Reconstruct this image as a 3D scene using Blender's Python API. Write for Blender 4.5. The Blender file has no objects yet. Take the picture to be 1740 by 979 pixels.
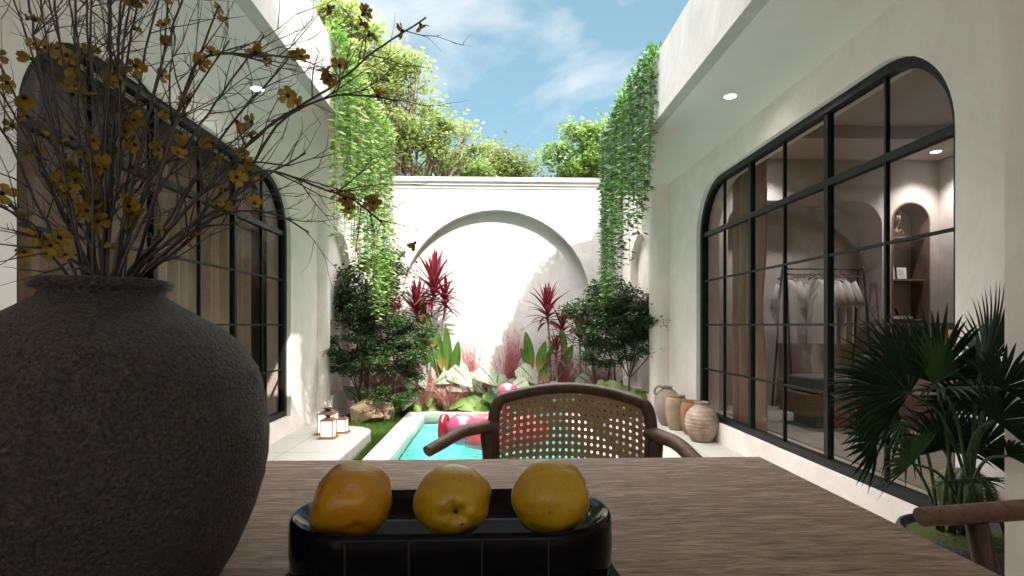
import bpy, math, random
from mathutils import Vector, Matrix, noise
from mathutils.geometry import tessellate_polygon
R = math.radians
PI = math.pi
random.seed(7)
sc = bpy.context.scene
col = sc.collection

# ------------------------------------------------------------ camera
PSI = math.atan(32 / 930)
cam_d = bpy.data.cameras.new('camera')
cam = bpy.data.objects.new('camera', cam_d); col.objects.link(cam)
cam.location = (0, 0, 1.1); cam.rotation_euler = (R(90), 0, -PSI)
cam_d.sensor_width = 36; cam_d.lens = 36 * 930 / 1740; cam_d.shift_y = 63.5 / 1740
cam_d.clip_start = 0.05; cam_d.clip_end = 2000
sc.camera = cam

# ------------------------------------------------------------ sun and sky
SUN = Vector((-1.0, 2.1, -2.2)).normalized()
elev = math.asin(-SUN.z)
sun_d = bpy.data.lights.new('sun', 'SUN'); sun_d.energy = 2.0; sun_d.angle = R(0.5); sun_d.color = (1, .945, .86)
sun = bpy.data.objects.new('sun', sun_d); col.objects.link(sun)
sun.rotation_euler = SUN.to_track_quat('-Z', 'Y').to_euler(); sun.location = (6, -10, 14)
w = bpy.data.worlds.new('World'); sc.world = w; w.use_nodes = True
nt = w.node_tree; nt.nodes.clear()
N = nt.nodes.new; L = nt.links.new
out = N('ShaderNodeOutputWorld'); bg = N('ShaderNodeBackground'); sky = N('ShaderNodeTexSky')
sky.sky_type = 'NISHITA'; sky.sun_disc = False; sky.sun_elevation = elev
sky.sun_rotation = math.atan2(-SUN.x, -SUN.y); sky.air_density = 1.0; sky.dust_density = 1.2; sky.ozone_density = 1.6
tc = N('ShaderNodeTexCoord'); mp = N('ShaderNodeMapping')
mp.inputs['Scale'].default_value = (1, 1, 1.9); mp.inputs['Location'].default_value = (-3.3, 4.4, 2.2)
n1 = N('ShaderNodeTexNoise'); n1.inputs['Scale'].default_value = 3.1; n1.inputs['Detail'].default_value = 7
n1.inputs['Roughness'].default_value = .53; n1.inputs['Distortion'].default_value = .25
cr = N('ShaderNodeValToRGB'); cr.color_ramp.elements[0].position = .47; cr.color_ramp.elements[1].position = .70
L(tc.outputs['Generated'], mp.inputs['Vector']); L(mp.outputs['Vector'], n1.inputs['Vector']); L(n1.outputs['Fac'], cr.inputs['Fac'])
mx = N('ShaderNodeMix'); mx.data_type = 'RGBA'
lift = N('ShaderNodeMix'); lift.data_type = 'RGBA'; lift.blend_type = 'MIX'; lift.inputs[0].default_value = .38
L(sky.outputs['Color'], lift.inputs[6]); lift.inputs[7].default_value = (3.0, 5.4, 5.7, 1)
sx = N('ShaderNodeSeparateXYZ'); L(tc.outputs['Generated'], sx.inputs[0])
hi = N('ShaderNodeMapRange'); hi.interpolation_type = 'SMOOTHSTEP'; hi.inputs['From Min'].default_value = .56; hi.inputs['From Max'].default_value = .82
L(sx.outputs['Z'], hi.inputs['Value'])           # added overhead brightness, out of view, to fill the shade
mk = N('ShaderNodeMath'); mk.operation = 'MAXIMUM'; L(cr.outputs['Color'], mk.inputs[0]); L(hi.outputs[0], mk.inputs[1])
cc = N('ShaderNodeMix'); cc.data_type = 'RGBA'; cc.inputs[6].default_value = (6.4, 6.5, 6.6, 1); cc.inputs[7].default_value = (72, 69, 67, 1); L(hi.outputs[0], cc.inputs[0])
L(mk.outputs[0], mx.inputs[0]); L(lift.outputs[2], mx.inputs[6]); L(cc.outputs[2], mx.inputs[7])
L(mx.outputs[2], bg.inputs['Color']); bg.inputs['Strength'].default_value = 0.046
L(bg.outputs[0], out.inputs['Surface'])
sc.view_settings.view_transform = 'Standard'; sc.view_settings.look = 'None'
sc.view_settings.gamma = 1; sc.view_settings.use_curve_mapping = False
sc.view_settings.exposure = 1.95
sc.cycles.use_denoising = True
sc.cycles.max_bounces = 14; sc.cycles.diffuse_bounces = 11; sc.cycles.glossy_bounces = 3
sc.cycles.transmission_bounces = 4; sc.cycles.transparent_max_bounces = 16
sc.cycles.caustics_reflective = False; sc.cycles.caustics_refractive = False
sc.cycles.sample_clamp_indirect = 12

# ------------------------------------------------------------ helpers
def at(px, py, Y):
    du = (px - 870) / 930; dv = -(py - 553) / 930
    dx = math.sin(PSI) + math.cos(PSI) * du; dy = math.cos(PSI) - math.sin(PSI) * du
    t = Y / dy
    return Vector((dx * t, Y, 1.1 + dv * t))

class MB:
    def __init__(s): s.v = []; s.f = []; s.uv = []; s.useuv = False; s.mi = []
    def add(s, vs, fs, uvs=None):
        b = len(s.v); s.v.extend([tuple(p) for p in vs]); s.f.extend([tuple(b + i for i in f) for f in fs])
        if uvs: s.useuv = True; s.uv.extend(uvs)
        else: s.uv.extend([(0, 0)] * len(vs))
    def box(s, a, b):
        (x0, y0, z0), (x1, y1, z1) = a, b
        s.add([(x0,y0,z0),(x1,y0,z0),(x1,y1,z0),(x0,y1,z0),(x0,y0,z1),(x1,y0,z1),(x1,y1,z1),(x0,y1,z1)],
              [(0,3,2,1),(4,5,6,7),(0,1,5,4),(1,2,6,5),(2,3,7,6),(3,0,4,7)])
    def tube(s, pts, rs, n=6, cap=True, squash=1.0, side=None):
        pts = [Vector(p) for p in pts]
        if not hasattr(rs, '__len__'): rs = [rs] * len(pts)
        ref = None; vs = []; fs = []
        for i, p in enumerate(pts):
            t = (pts[min(i + 1, len(pts) - 1)] - pts[max(i - 1, 0)])
            if t.length < 1e-9: t = Vector((0, 0, 1))
            t.normalize()
            if side is not None: a = Vector(side)
            elif ref is None: a = Vector((0, 0, 1)) if abs(t.z) < .9 else Vector((1, 0, 0))
            else: a = ref
            a = a - t * a.dot(t)
            if a.length < 1e-6: a = t.orthogonal()
            a.normalize(); ref = a; b = t.cross(a)
            for k in range(n):
                th = 2 * PI * k / n
                vs.append(p + a * math.cos(th) * rs[i] + b * math.sin(th) * rs[i] * squash)
        for i in range(len(pts) - 1):
            for k in range(n):
                fs.append((i*n+k, i*n+(k+1)%n, (i+1)*n+(k+1)%n, (i+1)*n+k))
        if cap: fs.append(tuple(range(n))[::-1]); fs.append(tuple((len(pts)-1)*n + k for k in range(n)))
        s.add(vs, fs)
    def lathe(s, prof, c=(0,0,0), n=48, fn=None):
        vs = []; fs = []
        for (r, z) in prof:
            for k in range(n):
                th = 2 * PI * k / n
                p = Vector((c[0] + r*math.cos(th), c[1] + r*math.sin(th), c[2] + z))
                vs.append(fn(p) if fn else p)
        for i in range(len(prof) - 1):
            for k in range(n):
                fs.append((i*n+k, i*n+(k+1)%n, (i+1)*n+(k+1)%n, (i+1)*n+k))
        if prof[0][0] > 1e-5: fs.append(tuple(range(n))[::-1])
        if prof[-1][0] > 1e-5: fs.append(tuple((len(prof)-1)*n + k for k in range(n)))
        s.add(vs, fs)
    def prism(s, poly, z0, z1):
        n = len(poly)
        vs = [(x, y, z0) for x, y in poly] + [(x, y, z1) for x, y in poly]
        s.add(vs, [tuple(range(n))[::-1], tuple(range(n, 2*n))] + [(i, (i+1)%n, n+(i+1)%n, n+i) for i in range(n)])
    def plate(s, outer, holes, f0, f1, d1=None):
        """2-D outline with holes; f0 and f1 map (a,b) to the two faces"""
        loops = [outer] + holes
        flat = [p for l in loops for p in l]
        tris = tessellate_polygon([[Vector((a, b, 0)) for a, b in l] for l in loops])
        n = len(flat)
        vs = [f0(a, b) for a, b in flat] + [f1(a, b) for a, b in flat]
        fs = [tuple(t) for t in tris] + [tuple(n + i for i in t)[::-1] for t in tris]
        b = 0
        for l in loops:
            m = len(l)
            for i in range(m): fs.append((b+i, b+(i+1)%m, n+b+(i+1)%m, n+b+i))
            b += m
        s.add(vs, fs)
    def build(s, name, mat, parent=None, smooth=False, label=None, bevel=0, seg=2):
        me = bpy.data.meshes.new(name); me.from_pydata(s.v, [], s.f)
        if s.useuv:
            ul = me.uv_layers.new(name='UVMap')
            for lp in me.loops: ul.data[lp.index].uv = s.uv[lp.vertex_index]
        me.materials.append(mat); me.validate(); 
        if smooth: me.polygons.foreach_set('use_smooth', [True] * len(me.polygons))
        me.update()
        o = bpy.data.objects.new(name, me); col.objects.link(o)
        if parent is not None: o.parent = parent
        if label: o['label'] = label
        if bevel:
            m = o.modifiers.new('bevel', 'BEVEL'); m.width = bevel; m.segments = seg; m.limit_method = 'ANGLE'; m.angle_limit = R(35)
        return o

def recalc(o):
    import bmesh
    bm = bmesh.new(); bm.from_mesh(o.data); bmesh.ops.recalc_face_normals(bm, faces=bm.faces); bm.to_mesh(o.data); bm.free()
def smooth_angle(o, ang=40):
    me = o.data
    import bmesh
    bm = bmesh.new(); bm.from_mesh(me)
    bmesh.ops.recalc_face_normals(bm, faces=bm.faces)
    for f in bm.faces: f.smooth = True
    for e in bm.edges:
        if len(e.link_faces) == 2:
            e.smooth = e.calc_face_angle(0) < R(ang)
    bm.to_mesh(me); bm.free()
    return o

def tag(o, label=None, cat=None, group=None, kind=None):
    if label: o['label'] = label
    if cat: o['category'] = cat
    if group: o['group'] = group
    if kind: o['kind'] = kind
    return o
def thing(name, label, cat, loc=(0,0,0), group=None, rz=0):
    o = bpy.data.objects.new(name, None); col.objects.link(o)
    o.empty_display_size = .05; o.location = loc; o.rotation_euler = (0, 0, rz)
    return tag(o, label, cat, group)
def children(o): return [c for c in bpy.data.objects if c.parent == o]
def copy_tree(o, parent=None):
    c = o.copy(); col.objects.link(c)
    if parent is not None: c.parent = parent
    for ch in children(o): copy_tree(ch, c)
    return c

# ------------------------------------------------------------ materials
def mat(name, base=(.5,.5,.5), rough=.6, metal=0, spec=.5, vary=0.0, vscale=4, c2=None, bump=0, bscale=40, coat=0,
        stretch=(1,1,1), emit=None, estr=0, trans=0, detail=5):
    m = bpy.data.materials.new(name); m.use_nodes = True
    t = m.node_tree; b = t.nodes['Principled BSDF']
    b.inputs['Base Color'].default_value = (*base, 1); b.inputs['Roughness'].default_value = rough
    b.inputs['Metallic'].default_value = metal; b.inputs['Specular IOR Level'].default_value = spec
    b.inputs['Coat Weight'].default_value = coat
    if emit: b.inputs['Emission Color'].default_value = (*emit, 1); b.inputs['Emission Strength'].default_value = estr
    tcn = t.nodes.new('ShaderNodeTexCoord'); mpn = t.nodes.new('ShaderNodeMapping')
    mpn.inputs['Scale'].default_value = stretch
    t.links.new(tcn.outputs['Object'], mpn.inputs['Vector'])
    if c2 is None and vary: c2 = tuple(c * (1 - vary) for c in base)
    if c2 is not None:
        n = t.nodes.new('ShaderNodeTexNoise'); n.inputs['Scale'].default_value = vscale; n.inputs['Detail'].default_value = detail
        n.inputs['Roughness'].default_value = .6
        r = t.nodes.new('ShaderNodeValToRGB')
        r.color_ramp.elements[0].position = .32; r.color_ramp.elements[1].position = .68
        r.color_ramp.elements[0].color = (*c2, 1); r.color_ramp.elements[1].color = (*base, 1)
        t.links.new(mpn.outputs['Vector'], n.inputs['Vector']); t.links.new(n.outputs['Fac'], r.inputs['Fac'])
        t.links.new(r.outputs['Color'], b.inputs['Base Color'])
    if bump:
        n2 = t.nodes.new('ShaderNodeTexNoise'); n2.inputs['Scale'].default_value = bscale; n2.inputs['Detail'].default_value = 4
        bp = t.nodes.new('ShaderNodeBump'); bp.inputs['Strength'].default_value = bump; bp.inputs['Distance'].default_value = .01
        t.links.new(mpn.outputs['Vector'], n2.inputs['Vector']); t.links.new(n2.outputs['Fac'], bp.inputs['Height'])
        t.links.new(bp.outputs['Normal'], b.inputs['Normal'])
    return m

def leaf_mat(name, c1, c2, trans=.35, rough=.45, vscale=2.5, spec=.4):
    m = mat(name, c1, rough, c2=c2, vscale=vscale, spec=spec, detail=3)
    t = m.node_tree; b = t.nodes['Principled BSDF']; o = t.nodes['Material Output']
    tr = t.nodes.new('ShaderNodeBsdfTranslucent'); mxs = t.nodes.new('ShaderNodeMixShader'); mxs.inputs[0].default_value = trans
    src = b.inputs['Base Color'].links[0].from_socket
    t.links.new(src, tr.inputs['Color'])
    t.links.new(b.outputs[0], mxs.inputs[1]); t.links.new(tr.outputs[0], mxs.inputs[2]); t.links.new(mxs.outputs[0], o.inputs['Surface'])
    return m

def stucco(name, a, b2, bump=.25):
    m = mat(name, a, .9, c2=b2, vscale=2.2, spec=.2, detail=8)
    t = m.node_tree; b = t.nodes['Principled BSDF']
    tcn = t.nodes.new('ShaderNodeTexCoord')
    n1 = t.nodes.new('ShaderNodeTexNoise'); n1.inputs['Scale'].default_value = 7; n1.inputs['Detail'].default_value = 9; n1.inputs['Roughness'].default_value = .66; n1.inputs['Distortion'].default_value = 1.6
    cn = [n for n in t.nodes if n.type == 'TEX_NOISE'][0]; cn.inputs['Distortion'].default_value = 1.2; cn.inputs['Roughness'].default_value = .68
    bp = t.nodes.new('ShaderNodeBump'); bp.inputs['Strength'].default_value = bump; bp.inputs['Distance'].default_value = .022
    t.links.new(tcn.outputs['Object'], n1.inputs['Vector']); t.links.new(n1.outputs['Fac'], bp.inputs['Height'])
    t.links.new(bp.outputs['Normal'], b.inputs['Normal'])
    return m

def wood(name, c1, c2, axis=0, scale=1.0, rough=.55, bump=.35, c3=None):
    m = bpy.data.materials.new(name); m.use_nodes = True
    t = m.node_tree; b = t.nodes['Principled BSDF']; b.inputs['Roughness'].default_value = rough
    b.inputs['Specular IOR Level'].default_value = .3
    tcn = t.nodes.new('ShaderNodeTexCoord'); mpn = t.nodes.new('ShaderNodeMapping')
    s = [14 * scale] * 3; s[axis] = 1.0 * scale; mpn.inputs['Scale'].default_value = s
    t.links.new(tcn.outputs['Object'], mpn.inputs['Vector'])
    n = t.nodes.new('ShaderNodeTexNoise'); n.inputs['Scale'].default_value = 1.6; n.inputs['Detail'].default_value = 9; n.inputs['Roughness'].default_value = .68; n.inputs['Distortion'].default_value = .9
    mp2 = t.nodes.new('ShaderNodeMapping'); s2 = [90 * scale] * 3; s2[axis] = 5 * scale; mp2.inputs['Scale'].default_value = s2
    t.links.new(tcn.outputs['Object'], mp2.inputs['Vector'])
    nf = t.nodes.new('ShaderNodeTexNoise'); nf.inputs['Scale'].default_value = 1.5; nf.inputs['Detail'].default_value = 5; nf.inputs['Roughness'].default_value = .7
    t.links.new(mpn.outputs['Vector'], n.inputs['Vector']); t.links.new(mp2.outputs['Vector'], nf.inputs['Vector'])
    ad = t.nodes.new('ShaderNodeMath'); ad.operation = 'MULTIPLY_ADD'; ad.inputs[1].default_value = .55
    t.links.new(nf.outputs['Fac'], ad.inputs[0]); 
    sc2 = t.nodes.new('ShaderNodeMath'); sc2.operation = 'MULTIPLY'; sc2.inputs[1].default_value = .55
    t.links.new(n.outputs['Fac'], sc2.inputs[0]); t.links.new(sc2.outputs[0], ad.inputs[2])
    r = t.nodes.new('ShaderNodeValToRGB'); r.color_ramp.elements[0].position = .40; r.color_ramp.elements[1].position = .66
    r.color_ramp.elements[0].color = (*c2, 1); r.color_ramp.elements[1].color = (*c1, 1)
    if c3:
        e = r.color_ramp.elements.new(.55); e.color = (*c3, 1)
    t.links.new(ad.outputs[0], r.inputs['Fac']); t.links.new(r.outputs['Color'], b.inputs['Base Color'])
    bp = t.nodes.new('ShaderNodeBump'); bp.inputs['Strength'].default_value = bump; bp.inputs['Distance'].default_value = .004
    t.links.new(ad.outputs[0], bp.inputs['Height']); t.links.new(bp.outputs['Normal'], b.inputs['Normal'])
    return m

M = {}
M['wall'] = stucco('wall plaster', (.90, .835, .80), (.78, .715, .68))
M['wall_white'] = stucco('white plaster', (.60, .585, .555), (.49, .475, .45), .2)
M['soffit'] = mat('soffit paint', (.80, .765, .735), .9, vary=.05, vscale=3, bump=.1, bscale=160, spec=.2)
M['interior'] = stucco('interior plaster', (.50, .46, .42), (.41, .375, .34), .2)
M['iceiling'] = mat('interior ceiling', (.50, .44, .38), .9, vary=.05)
M['steel'] = mat('dark green steel', (.008, .011, .010), .5, vary=.2, vscale=9, spec=.3)
M['black'] = mat('black metal', (.02, .02, .02), .4)
M['curtain'] = mat('woven brown curtain', (.60, .45, .34), .95, c2=(.43, .32, .24), vscale=190, bump=.6, bscale=420, spec=.1, stretch=(1, 1, .5))
M['wood_table'] = wood('weathered table wood', (.50, .37, .295), (.17, .115, .088), 0, .62, .5, .9, (.33, .235, .185))
def table_mat():
    m = wood('weathered table wood', (.56, .405, .32), (.12, .078, .06), 0, 1, .5, 1.0, (.33, .235, .185)); t = m.node_tree
    mps = [n for n in t.nodes if n.type == 'MAPPING']; mps[0].inputs['Scale'].default_value = (3.2, 24, 24); mps[1].inputs['Scale'].default_value = (6, 56, 56)
    for n in t.nodes:
        if n.type == 'TEX_NOISE': n.inputs['Distortion'].default_value = 2.2
        if n.type == 'BUMP': n.inputs['Distance'].default_value = .006
    return m
M['wood_table'] = table_mat()
M['wood_dark'] = wood('dark walnut', (.13, .075, .05), (.05, .028, .018), 2, 1.6, .42, .3)
M['wood_darkx'] = wood('dark walnut rail', (.15, .09, .062), (.06, .034, .023), 0, 1.6, .42, .3)
M['wood_arm'] = wood('brown oak', (.22, .13, .09), (.09, .05, .034), 0, 1.6, .5, .5)
M['wood_in'] = wood('brown oak interior', (.22, .145, .10), (.13, .082, .056), 2, .7, .6, .2)
M['wood_bench'] = wood('brown oak bench', (.24, .165, .12), (.15, .10, .07), 0, .7, .6, .2)
M['cane'] = mat('woven cane', (.66, .46, .28), .7, c2=(.42, .27, .15), vscale=260, bump=.6, bscale=300)
M['gloss_black'] = mat('glossy black lacquer', (.005, .005, .006), .10, spec=.14, coat=0)
M['satin_black'] = mat('satin black lacquer', (.007, .0065, .006), .4, spec=.06)
M['bark'] = mat('bark', (.14, .10, .07), .9, c2=(.06, .042, .03), vscale=14, bump=.6, bscale=50, stretch=(1, 1, .3))
M['bark_pale'] = mat('pale bark', (.26, .21, .16), .9, c2=(.13, .10, .075), vscale=6, bump=.4, bscale=30, stretch=(1, 1, .3))
M['twig'] = mat('twig', (.05, .034, .03), .33, c2=(.02, .013, .012), vscale=30, spec=.7)
M['petal'] = leaf_mat('yellow petal', (.42, .29, .055), (.29, .19, .03), .25, .6, 60, .2)
M['eye'] = mat('flower eye', (.02, .012, .01), .7)
M['dark_leaf'] = leaf_mat('dark leaf', (.055, .10, .028), (.025, .05, .014), .22, .42, 9)
M['bright_leaf'] = leaf_mat('bright leaf', (.42, .48, .17), (.18, .27, .07), .5, .45, 3)
M['mid_leaf'] = leaf_mat('mid leaf', (.26, .38, .10), (.12, .22, .05), .4, .45, 3)
M['olive_leaf'] = leaf_mat('olive leaf', (.24, .27, .07), (.12, .18, .05), .4, .5, 3)
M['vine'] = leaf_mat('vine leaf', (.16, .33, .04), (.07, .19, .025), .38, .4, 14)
M['vine_shaded'] = leaf_mat('shaded vine leaf', (.07, .18, .035), (.03, .10, .018), .38, .4, 14)  # darker copy of the vine leaf, right-hand shade put into its colour
M['vstem'] = mat('vine stem', (.10, .18, .05), .7)
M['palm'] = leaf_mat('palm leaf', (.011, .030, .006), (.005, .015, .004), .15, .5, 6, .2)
M['palm_lit'] = leaf_mat('lit palm leaf', (.03, .085, .013), (.014, .045, .008), .2, .38, 6)  # brighter copy of the palm leaf, light on some fans put into colour
M['palm_stem'] = mat('palm stem', (.05, .11, .025), .5, c2=(.02, .035, .01), vscale=30)
M['moss'] = mat('moss', (.09, .11, .02), .95, c2=(.04, .055, .012), vscale=50, bump=1, bscale=120)
M['grass'] = leaf_mat('grass blade', (.10, .19, .025), (.05, .12, .015), .3, .5, 20)
M['soil'] = mat('soil', (.07, .05, .035), .95, c2=(.035, .025, .018), vscale=20, bump=.8, bscale=60)
M['stone_dark'] = mat('dark stone vase', (.15, .132, .127), .58, c2=(.031, .027, .025), vscale=230, bump=1.0, bscale=240, spec=.5)
_b = [n for n in M['stone_dark'].node_tree.nodes if n.type == 'BUMP'][0]; _b.inputs['Distance'].default_value = .018
M['pot'] = mat('speckled grey pot', (.11, .11, .11), .8, c2=(.04, .04, .04), vscale=160, bump=.8, bscale=200)
M['rock'] = mat('sandstone rock', (.36, .28, .17), .9, c2=(.20, .15, .09), vscale=7, bump=.8, bscale=25)
M['pink'] = mat('pink vinyl', (.50, .105, .21), .2, coat=.6, spec=.6)
M['coral'] = mat('coral vinyl', (.82, .07, .10), .2, coat=.5, spec=.6)
M['crimson'] = mat('dark red vinyl', (.32, .015, .03), .2, coat=.5, spec=.6)
M['rust'] = mat('rusted lantern metal', (.24, .11, .055), .7, c2=(.13, .06, .03), vscale=40)
M['lamp'] = mat('lit lantern pane', (.9, .85, .75), .5, emit=(1, .86, .68), estr=.36)
M['led'] = mat('downlight lens', (1, 1, 1), .5, emit=(1, .97, .92), estr=8)
M['trimwhite'] = mat('white lamp trim', (.8, .8, .78), .5)
M['shirt'] = mat('linen shirt', (.50, .475, .43), .9, vary=.1, vscale=60, bump=.3, bscale=200)
M['dark_wood'] = mat('hanger wood', (.09, .05, .035), .5)
M['paper'] = mat('paper', (.72, .70, .66), .9)
M['ink'] = mat('ink', (.03, .03, .03), .8)
M['book_dark'] = mat('dark book cover', (.09, .10, .11), .6)
M['book_light'] = mat('pale book cover', (.62, .58, .52), .7)
M['terracotta'] = mat('terracotta', (.30, .15, .085), .85, c2=(.20, .10, .06), vscale=12, bump=.6, bscale=60)
M['bronze'] = mat('brown carved wood', (.20, .10, .06), .5, vary=.4, vscale=30)
M['grey_fabric'] = mat('grey fabric', (.12, .125, .135), .95, vary=.2, vscale=80, bump=.4, bscale=260)
M['leather'] = mat('brown leather', (.14, .085, .06), .6)
M['shoe_white'] = mat('pale shoe leather', (.55, .53, .5), .6)
M['cactus'] = mat('cactus skin', (.07, .09, .035), .7)
M['spine'] = mat('cactus spine', (.55, .48, .30), .7)
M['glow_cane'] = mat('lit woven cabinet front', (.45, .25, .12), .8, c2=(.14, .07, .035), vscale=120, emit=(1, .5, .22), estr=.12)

def terrazzo(name, base, dark):
    m = mat(name, base, .6, vary=.07, vscale=3, spec=.3)
    t = m.node_tree; b = t.nodes['Principled BSDF']; src = b.inputs['Base Color'].links[0].from_socket
    tcn = t.nodes.new('ShaderNodeTexCoord'); v = t.nodes.new('ShaderNodeTexVoronoi'); v.inputs['Scale'].default_value = 90
    r = t.nodes.new('ShaderNodeValToRGB'); r.color_ramp.elements[0].position = .16; r.color_ramp.elements[1].position = .3
    r.color_ramp.elements[0].color = (*dark, 1); r.color_ramp.elements[1].color = (1, 1, 1, 1)
    br = t.nodes.new('ShaderNodeTexBrick'); br.offset = 0; br.inputs['Scale'].default_value = 1
    br.inputs['Color1'].default_value = br.inputs['Color2'].default_value = (1, 1, 1, 1); br.inputs['Mortar'].default_value = (.55, .55, .54, 1)
    br.inputs['Mortar Size'].default_value = .004; br.inputs['Brick Width'].default_value = .6; br.inputs['Row Height'].default_value = .6
    m1 = t.nodes.new('ShaderNodeMix'); m1.data_type = 'RGBA'; m1.blend_type = 'MULTIPLY'; m1.inputs[0].default_value = 1
    m2 = t.nodes.new('ShaderNodeMix'); m2.data_type = 'RGBA'; m2.blend_type = 'MULTIPLY'; m2.inputs[0].default_value = 1
    t.links.new(tcn.outputs['Object'], v.inputs['Vector']); t.links.new(tcn.outputs['Object'], br.inputs['Vector'])
    t.links.new(v.outputs['Distance'], r.inputs['Fac']); t.links.new(src, m1.inputs[6]); t.links.new(r.outputs['Color'], m1.inputs[7])
    t.links.new(m1.outputs[2], m2.inputs[6]); t.links.new(br.outputs['Color'], m2.inputs[7]); t.links.new(m2.outputs[2], b.inputs['Base Color'])
    return m
M['terrazzo'] = terrazzo('terrazzo', (.50, .485, .455), (.62, .62, .6))
M['coping'] = terrazzo('pale stone coping', (.60, .585, .55), (.8, .8, .78))
M['ifloor'] = terrazzo('interior terrazzo', (.50, .48, .44), (.6, .58, .55))

def glass_mat(name, tint, strength=1.0):
    m = bpy.data.materials.new(name); m.use_nodes = True; t = m.node_tree; t.nodes.clear()
    o = t.nodes.new('ShaderNodeOutputMaterial'); tr = t.nodes.new('ShaderNodeBsdfTransparent'); gl = t.nodes.new('ShaderNodeBsdfGlossy')
    tr.inputs['Color'].default_value = (*tint, 1); gl.inputs['Roughness'].default_value = .01; gl.inputs['Color'].default_value = (.9, .93, .95, 1)
    f = t.nodes.new('ShaderNodeFresnel'); f.inputs['IOR'].default_value = 1.42
    s = t.nodes.new('ShaderNodeMixShader'); mu = t.nodes.new('ShaderNodeMath'); mu.operation = 'MULTIPLY'; mu.inputs[1].default_value = strength
    t.links.new(f.outputs[0], mu.inputs[0]); t.links.new(mu.outputs[0], s.inputs[0]); t.links.new(tr.outputs[0], s.inputs[1]); t.links.new(gl.outputs[0], s.inputs[2]); t.links.new(s.outputs[0], o.inputs['Surface'])
    return m
M['glass'] = glass_mat('grey tinted glass', (.84, .82, .80), .03)
def water_mat():
    m = glass_mat('pool water', (.66, .94, .92), 1.0); t = m.node_tree
    f = [n for n in t.nodes if n.type == 'FRESNEL'][0]; g = [n for n in t.nodes if n.type == 'BSDF_GLOSSY'][0]
    f.inputs['IOR'].default_value = 1.33; g.inputs['Roughness'].default_value = .04
    tcn = t.nodes.new('ShaderNodeTexCoord'); n = t.nodes.new('ShaderNodeTexNoise'); n.inputs['Scale'].default_value = 7; n.inputs['Detail'].default_value = 3; n.inputs['Distortion'].default_value = 1.2
    bp = t.nodes.new('ShaderNodeBump'); bp.inputs['Strength'].default_value = .5; bp.inputs['Distance'].default_value = .04
    t.links.new(tcn.outputs['Object'], n.inputs['Vector']); t.links.new(n.outputs['Fac'], bp.inputs['Height'])
    t.links.new(bp.outputs['Normal'], g.inputs['Normal']); t.links.new(bp.outputs['Normal'], f.inputs['Normal'])
    return m
M['water'] = water_mat()
M['pooltile'] = mat('aqua pool plaster', (.50, .90, .85), .6, c2=(.40, .84, .80), vscale=5)

def rug_mat():
    m = mat('woven rug', (.40, .37, .33), .95, c2=(.20, .18, .155), vscale=30, bump=.6, bscale=120, stretch=(.35, 3, 1))
    return m
M['rug'] = rug_mat()

def veined(name, c_leaf, c_vein, width, nv, trans=.3, edge=None, rough=.45, basecol=None):
    """leaf blade with a midrib and side veins drawn in leaf coordinates (u along, v across)"""
    m = bpy.data.materials.new(name); m.use_nodes = True; t = m.node_tree
    b = t.nodes['Principled BSDF']; o = t.nodes['Material Output']; b.inputs['Roughness'].default_value = rough
    uv = t.nodes.new('ShaderNodeUVMap'); sp = t.nodes.new('ShaderNodeSeparateXYZ'); t.links.new(uv.outputs[0], sp.inputs[0])
    def mth(op, a, bb=None, c=None):
        n = t.nodes.new('ShaderNodeMath'); n.operation = op
        for i, x in enumerate((a, bb, c)):
            if x is None: continue
            if isinstance(x, (int, float)): n.inputs[i].default_value = x
            else: t.links.new(x, n.inputs[i])
        return n.outputs[0]
    av = mth('ABSOLUTE', sp.outputs['Y'])
    mid = mth('LESS_THAN', av, width)
    q = mth('MULTIPLY_ADD', av, -.55, sp.outputs['X'])
    fr = mth('FRACT', mth('MULTIPLY', q, nv))
    side = mth('LESS_THAN', mth('ABSOLUTE', mth('SUBTRACT', fr, .5)), .07 if width > .03 else .05)
    vein = mth('MAXIMUM', mid, side)
    ns = t.nodes.new('ShaderNodeTexNoise'); ns.inputs['Scale'].default_value = 6; tcn = t.nodes.new('ShaderNodeTexCoord'); t.links.new(tcn.outputs['Object'], ns.inputs['Vector'])
    rr = t.nodes.new('ShaderNodeValToRGB'); rr.color_ramp.elements[0].position = .35; rr.color_ramp.elements[1].position = .65
    rr.color_ramp.elements[0].color = (*[c * .7 for c in c_leaf], 1); rr.color_ramp.elements[1].color = (*c_leaf, 1)
    t.links.new(ns.outputs['Fac'], rr.inputs['Fac'])
    cur = rr.outputs['Color']
    def mixc(fac, a, colr):
        n = t.nodes.new('ShaderNodeMix'); n.data_type = 'RGBA'; t.links.new(fac, n.inputs[0]); t.links.new(a, n.inputs[6]); n.inputs[7].default_value = (*colr, 1); return n.outputs[2]
    if basecol: cur = mixc(mth('SUBTRACT', 1.0, mth('MULTIPLY', sp.outputs['X'], 2.6)), cur, basecol)
    cur = mixc(vein, cur, c_vein)
    if edge: cur = mixc(mth('GREATER_THAN', av, .8), cur, edge)
    t.links.new(cur, b.inputs['Base Color'])
    tr = t.nodes.new('ShaderNodeBsdfTranslucent'); mxs = t.nodes.new('ShaderNodeMixShader'); mxs.inputs[0].default_value = trans
    t.links.new(cur, tr.inputs['Color']); t.links.new(b.outputs[0], mxs.inputs[1]); t.links.new(tr.outputs[0], mxs.inputs[2]); t.links.new(mxs.outputs[0], o.inputs['Surface'])
    return m
M['caladium'] = veined('white caladium leaf', (.36, .42, .29), (.03, .07, .02), .07, 6, .3, edge=None)
M['canna'] = veined('banana-like leaf', (.065, .16, .022), (.14, .23, .05), .05, 15, .3, basecol=(.42, .20, .06))
M['heart'] = veined('green heart leaf', (.16, .27, .045), (.24, .36, .10), .03, 5, .3)
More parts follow.
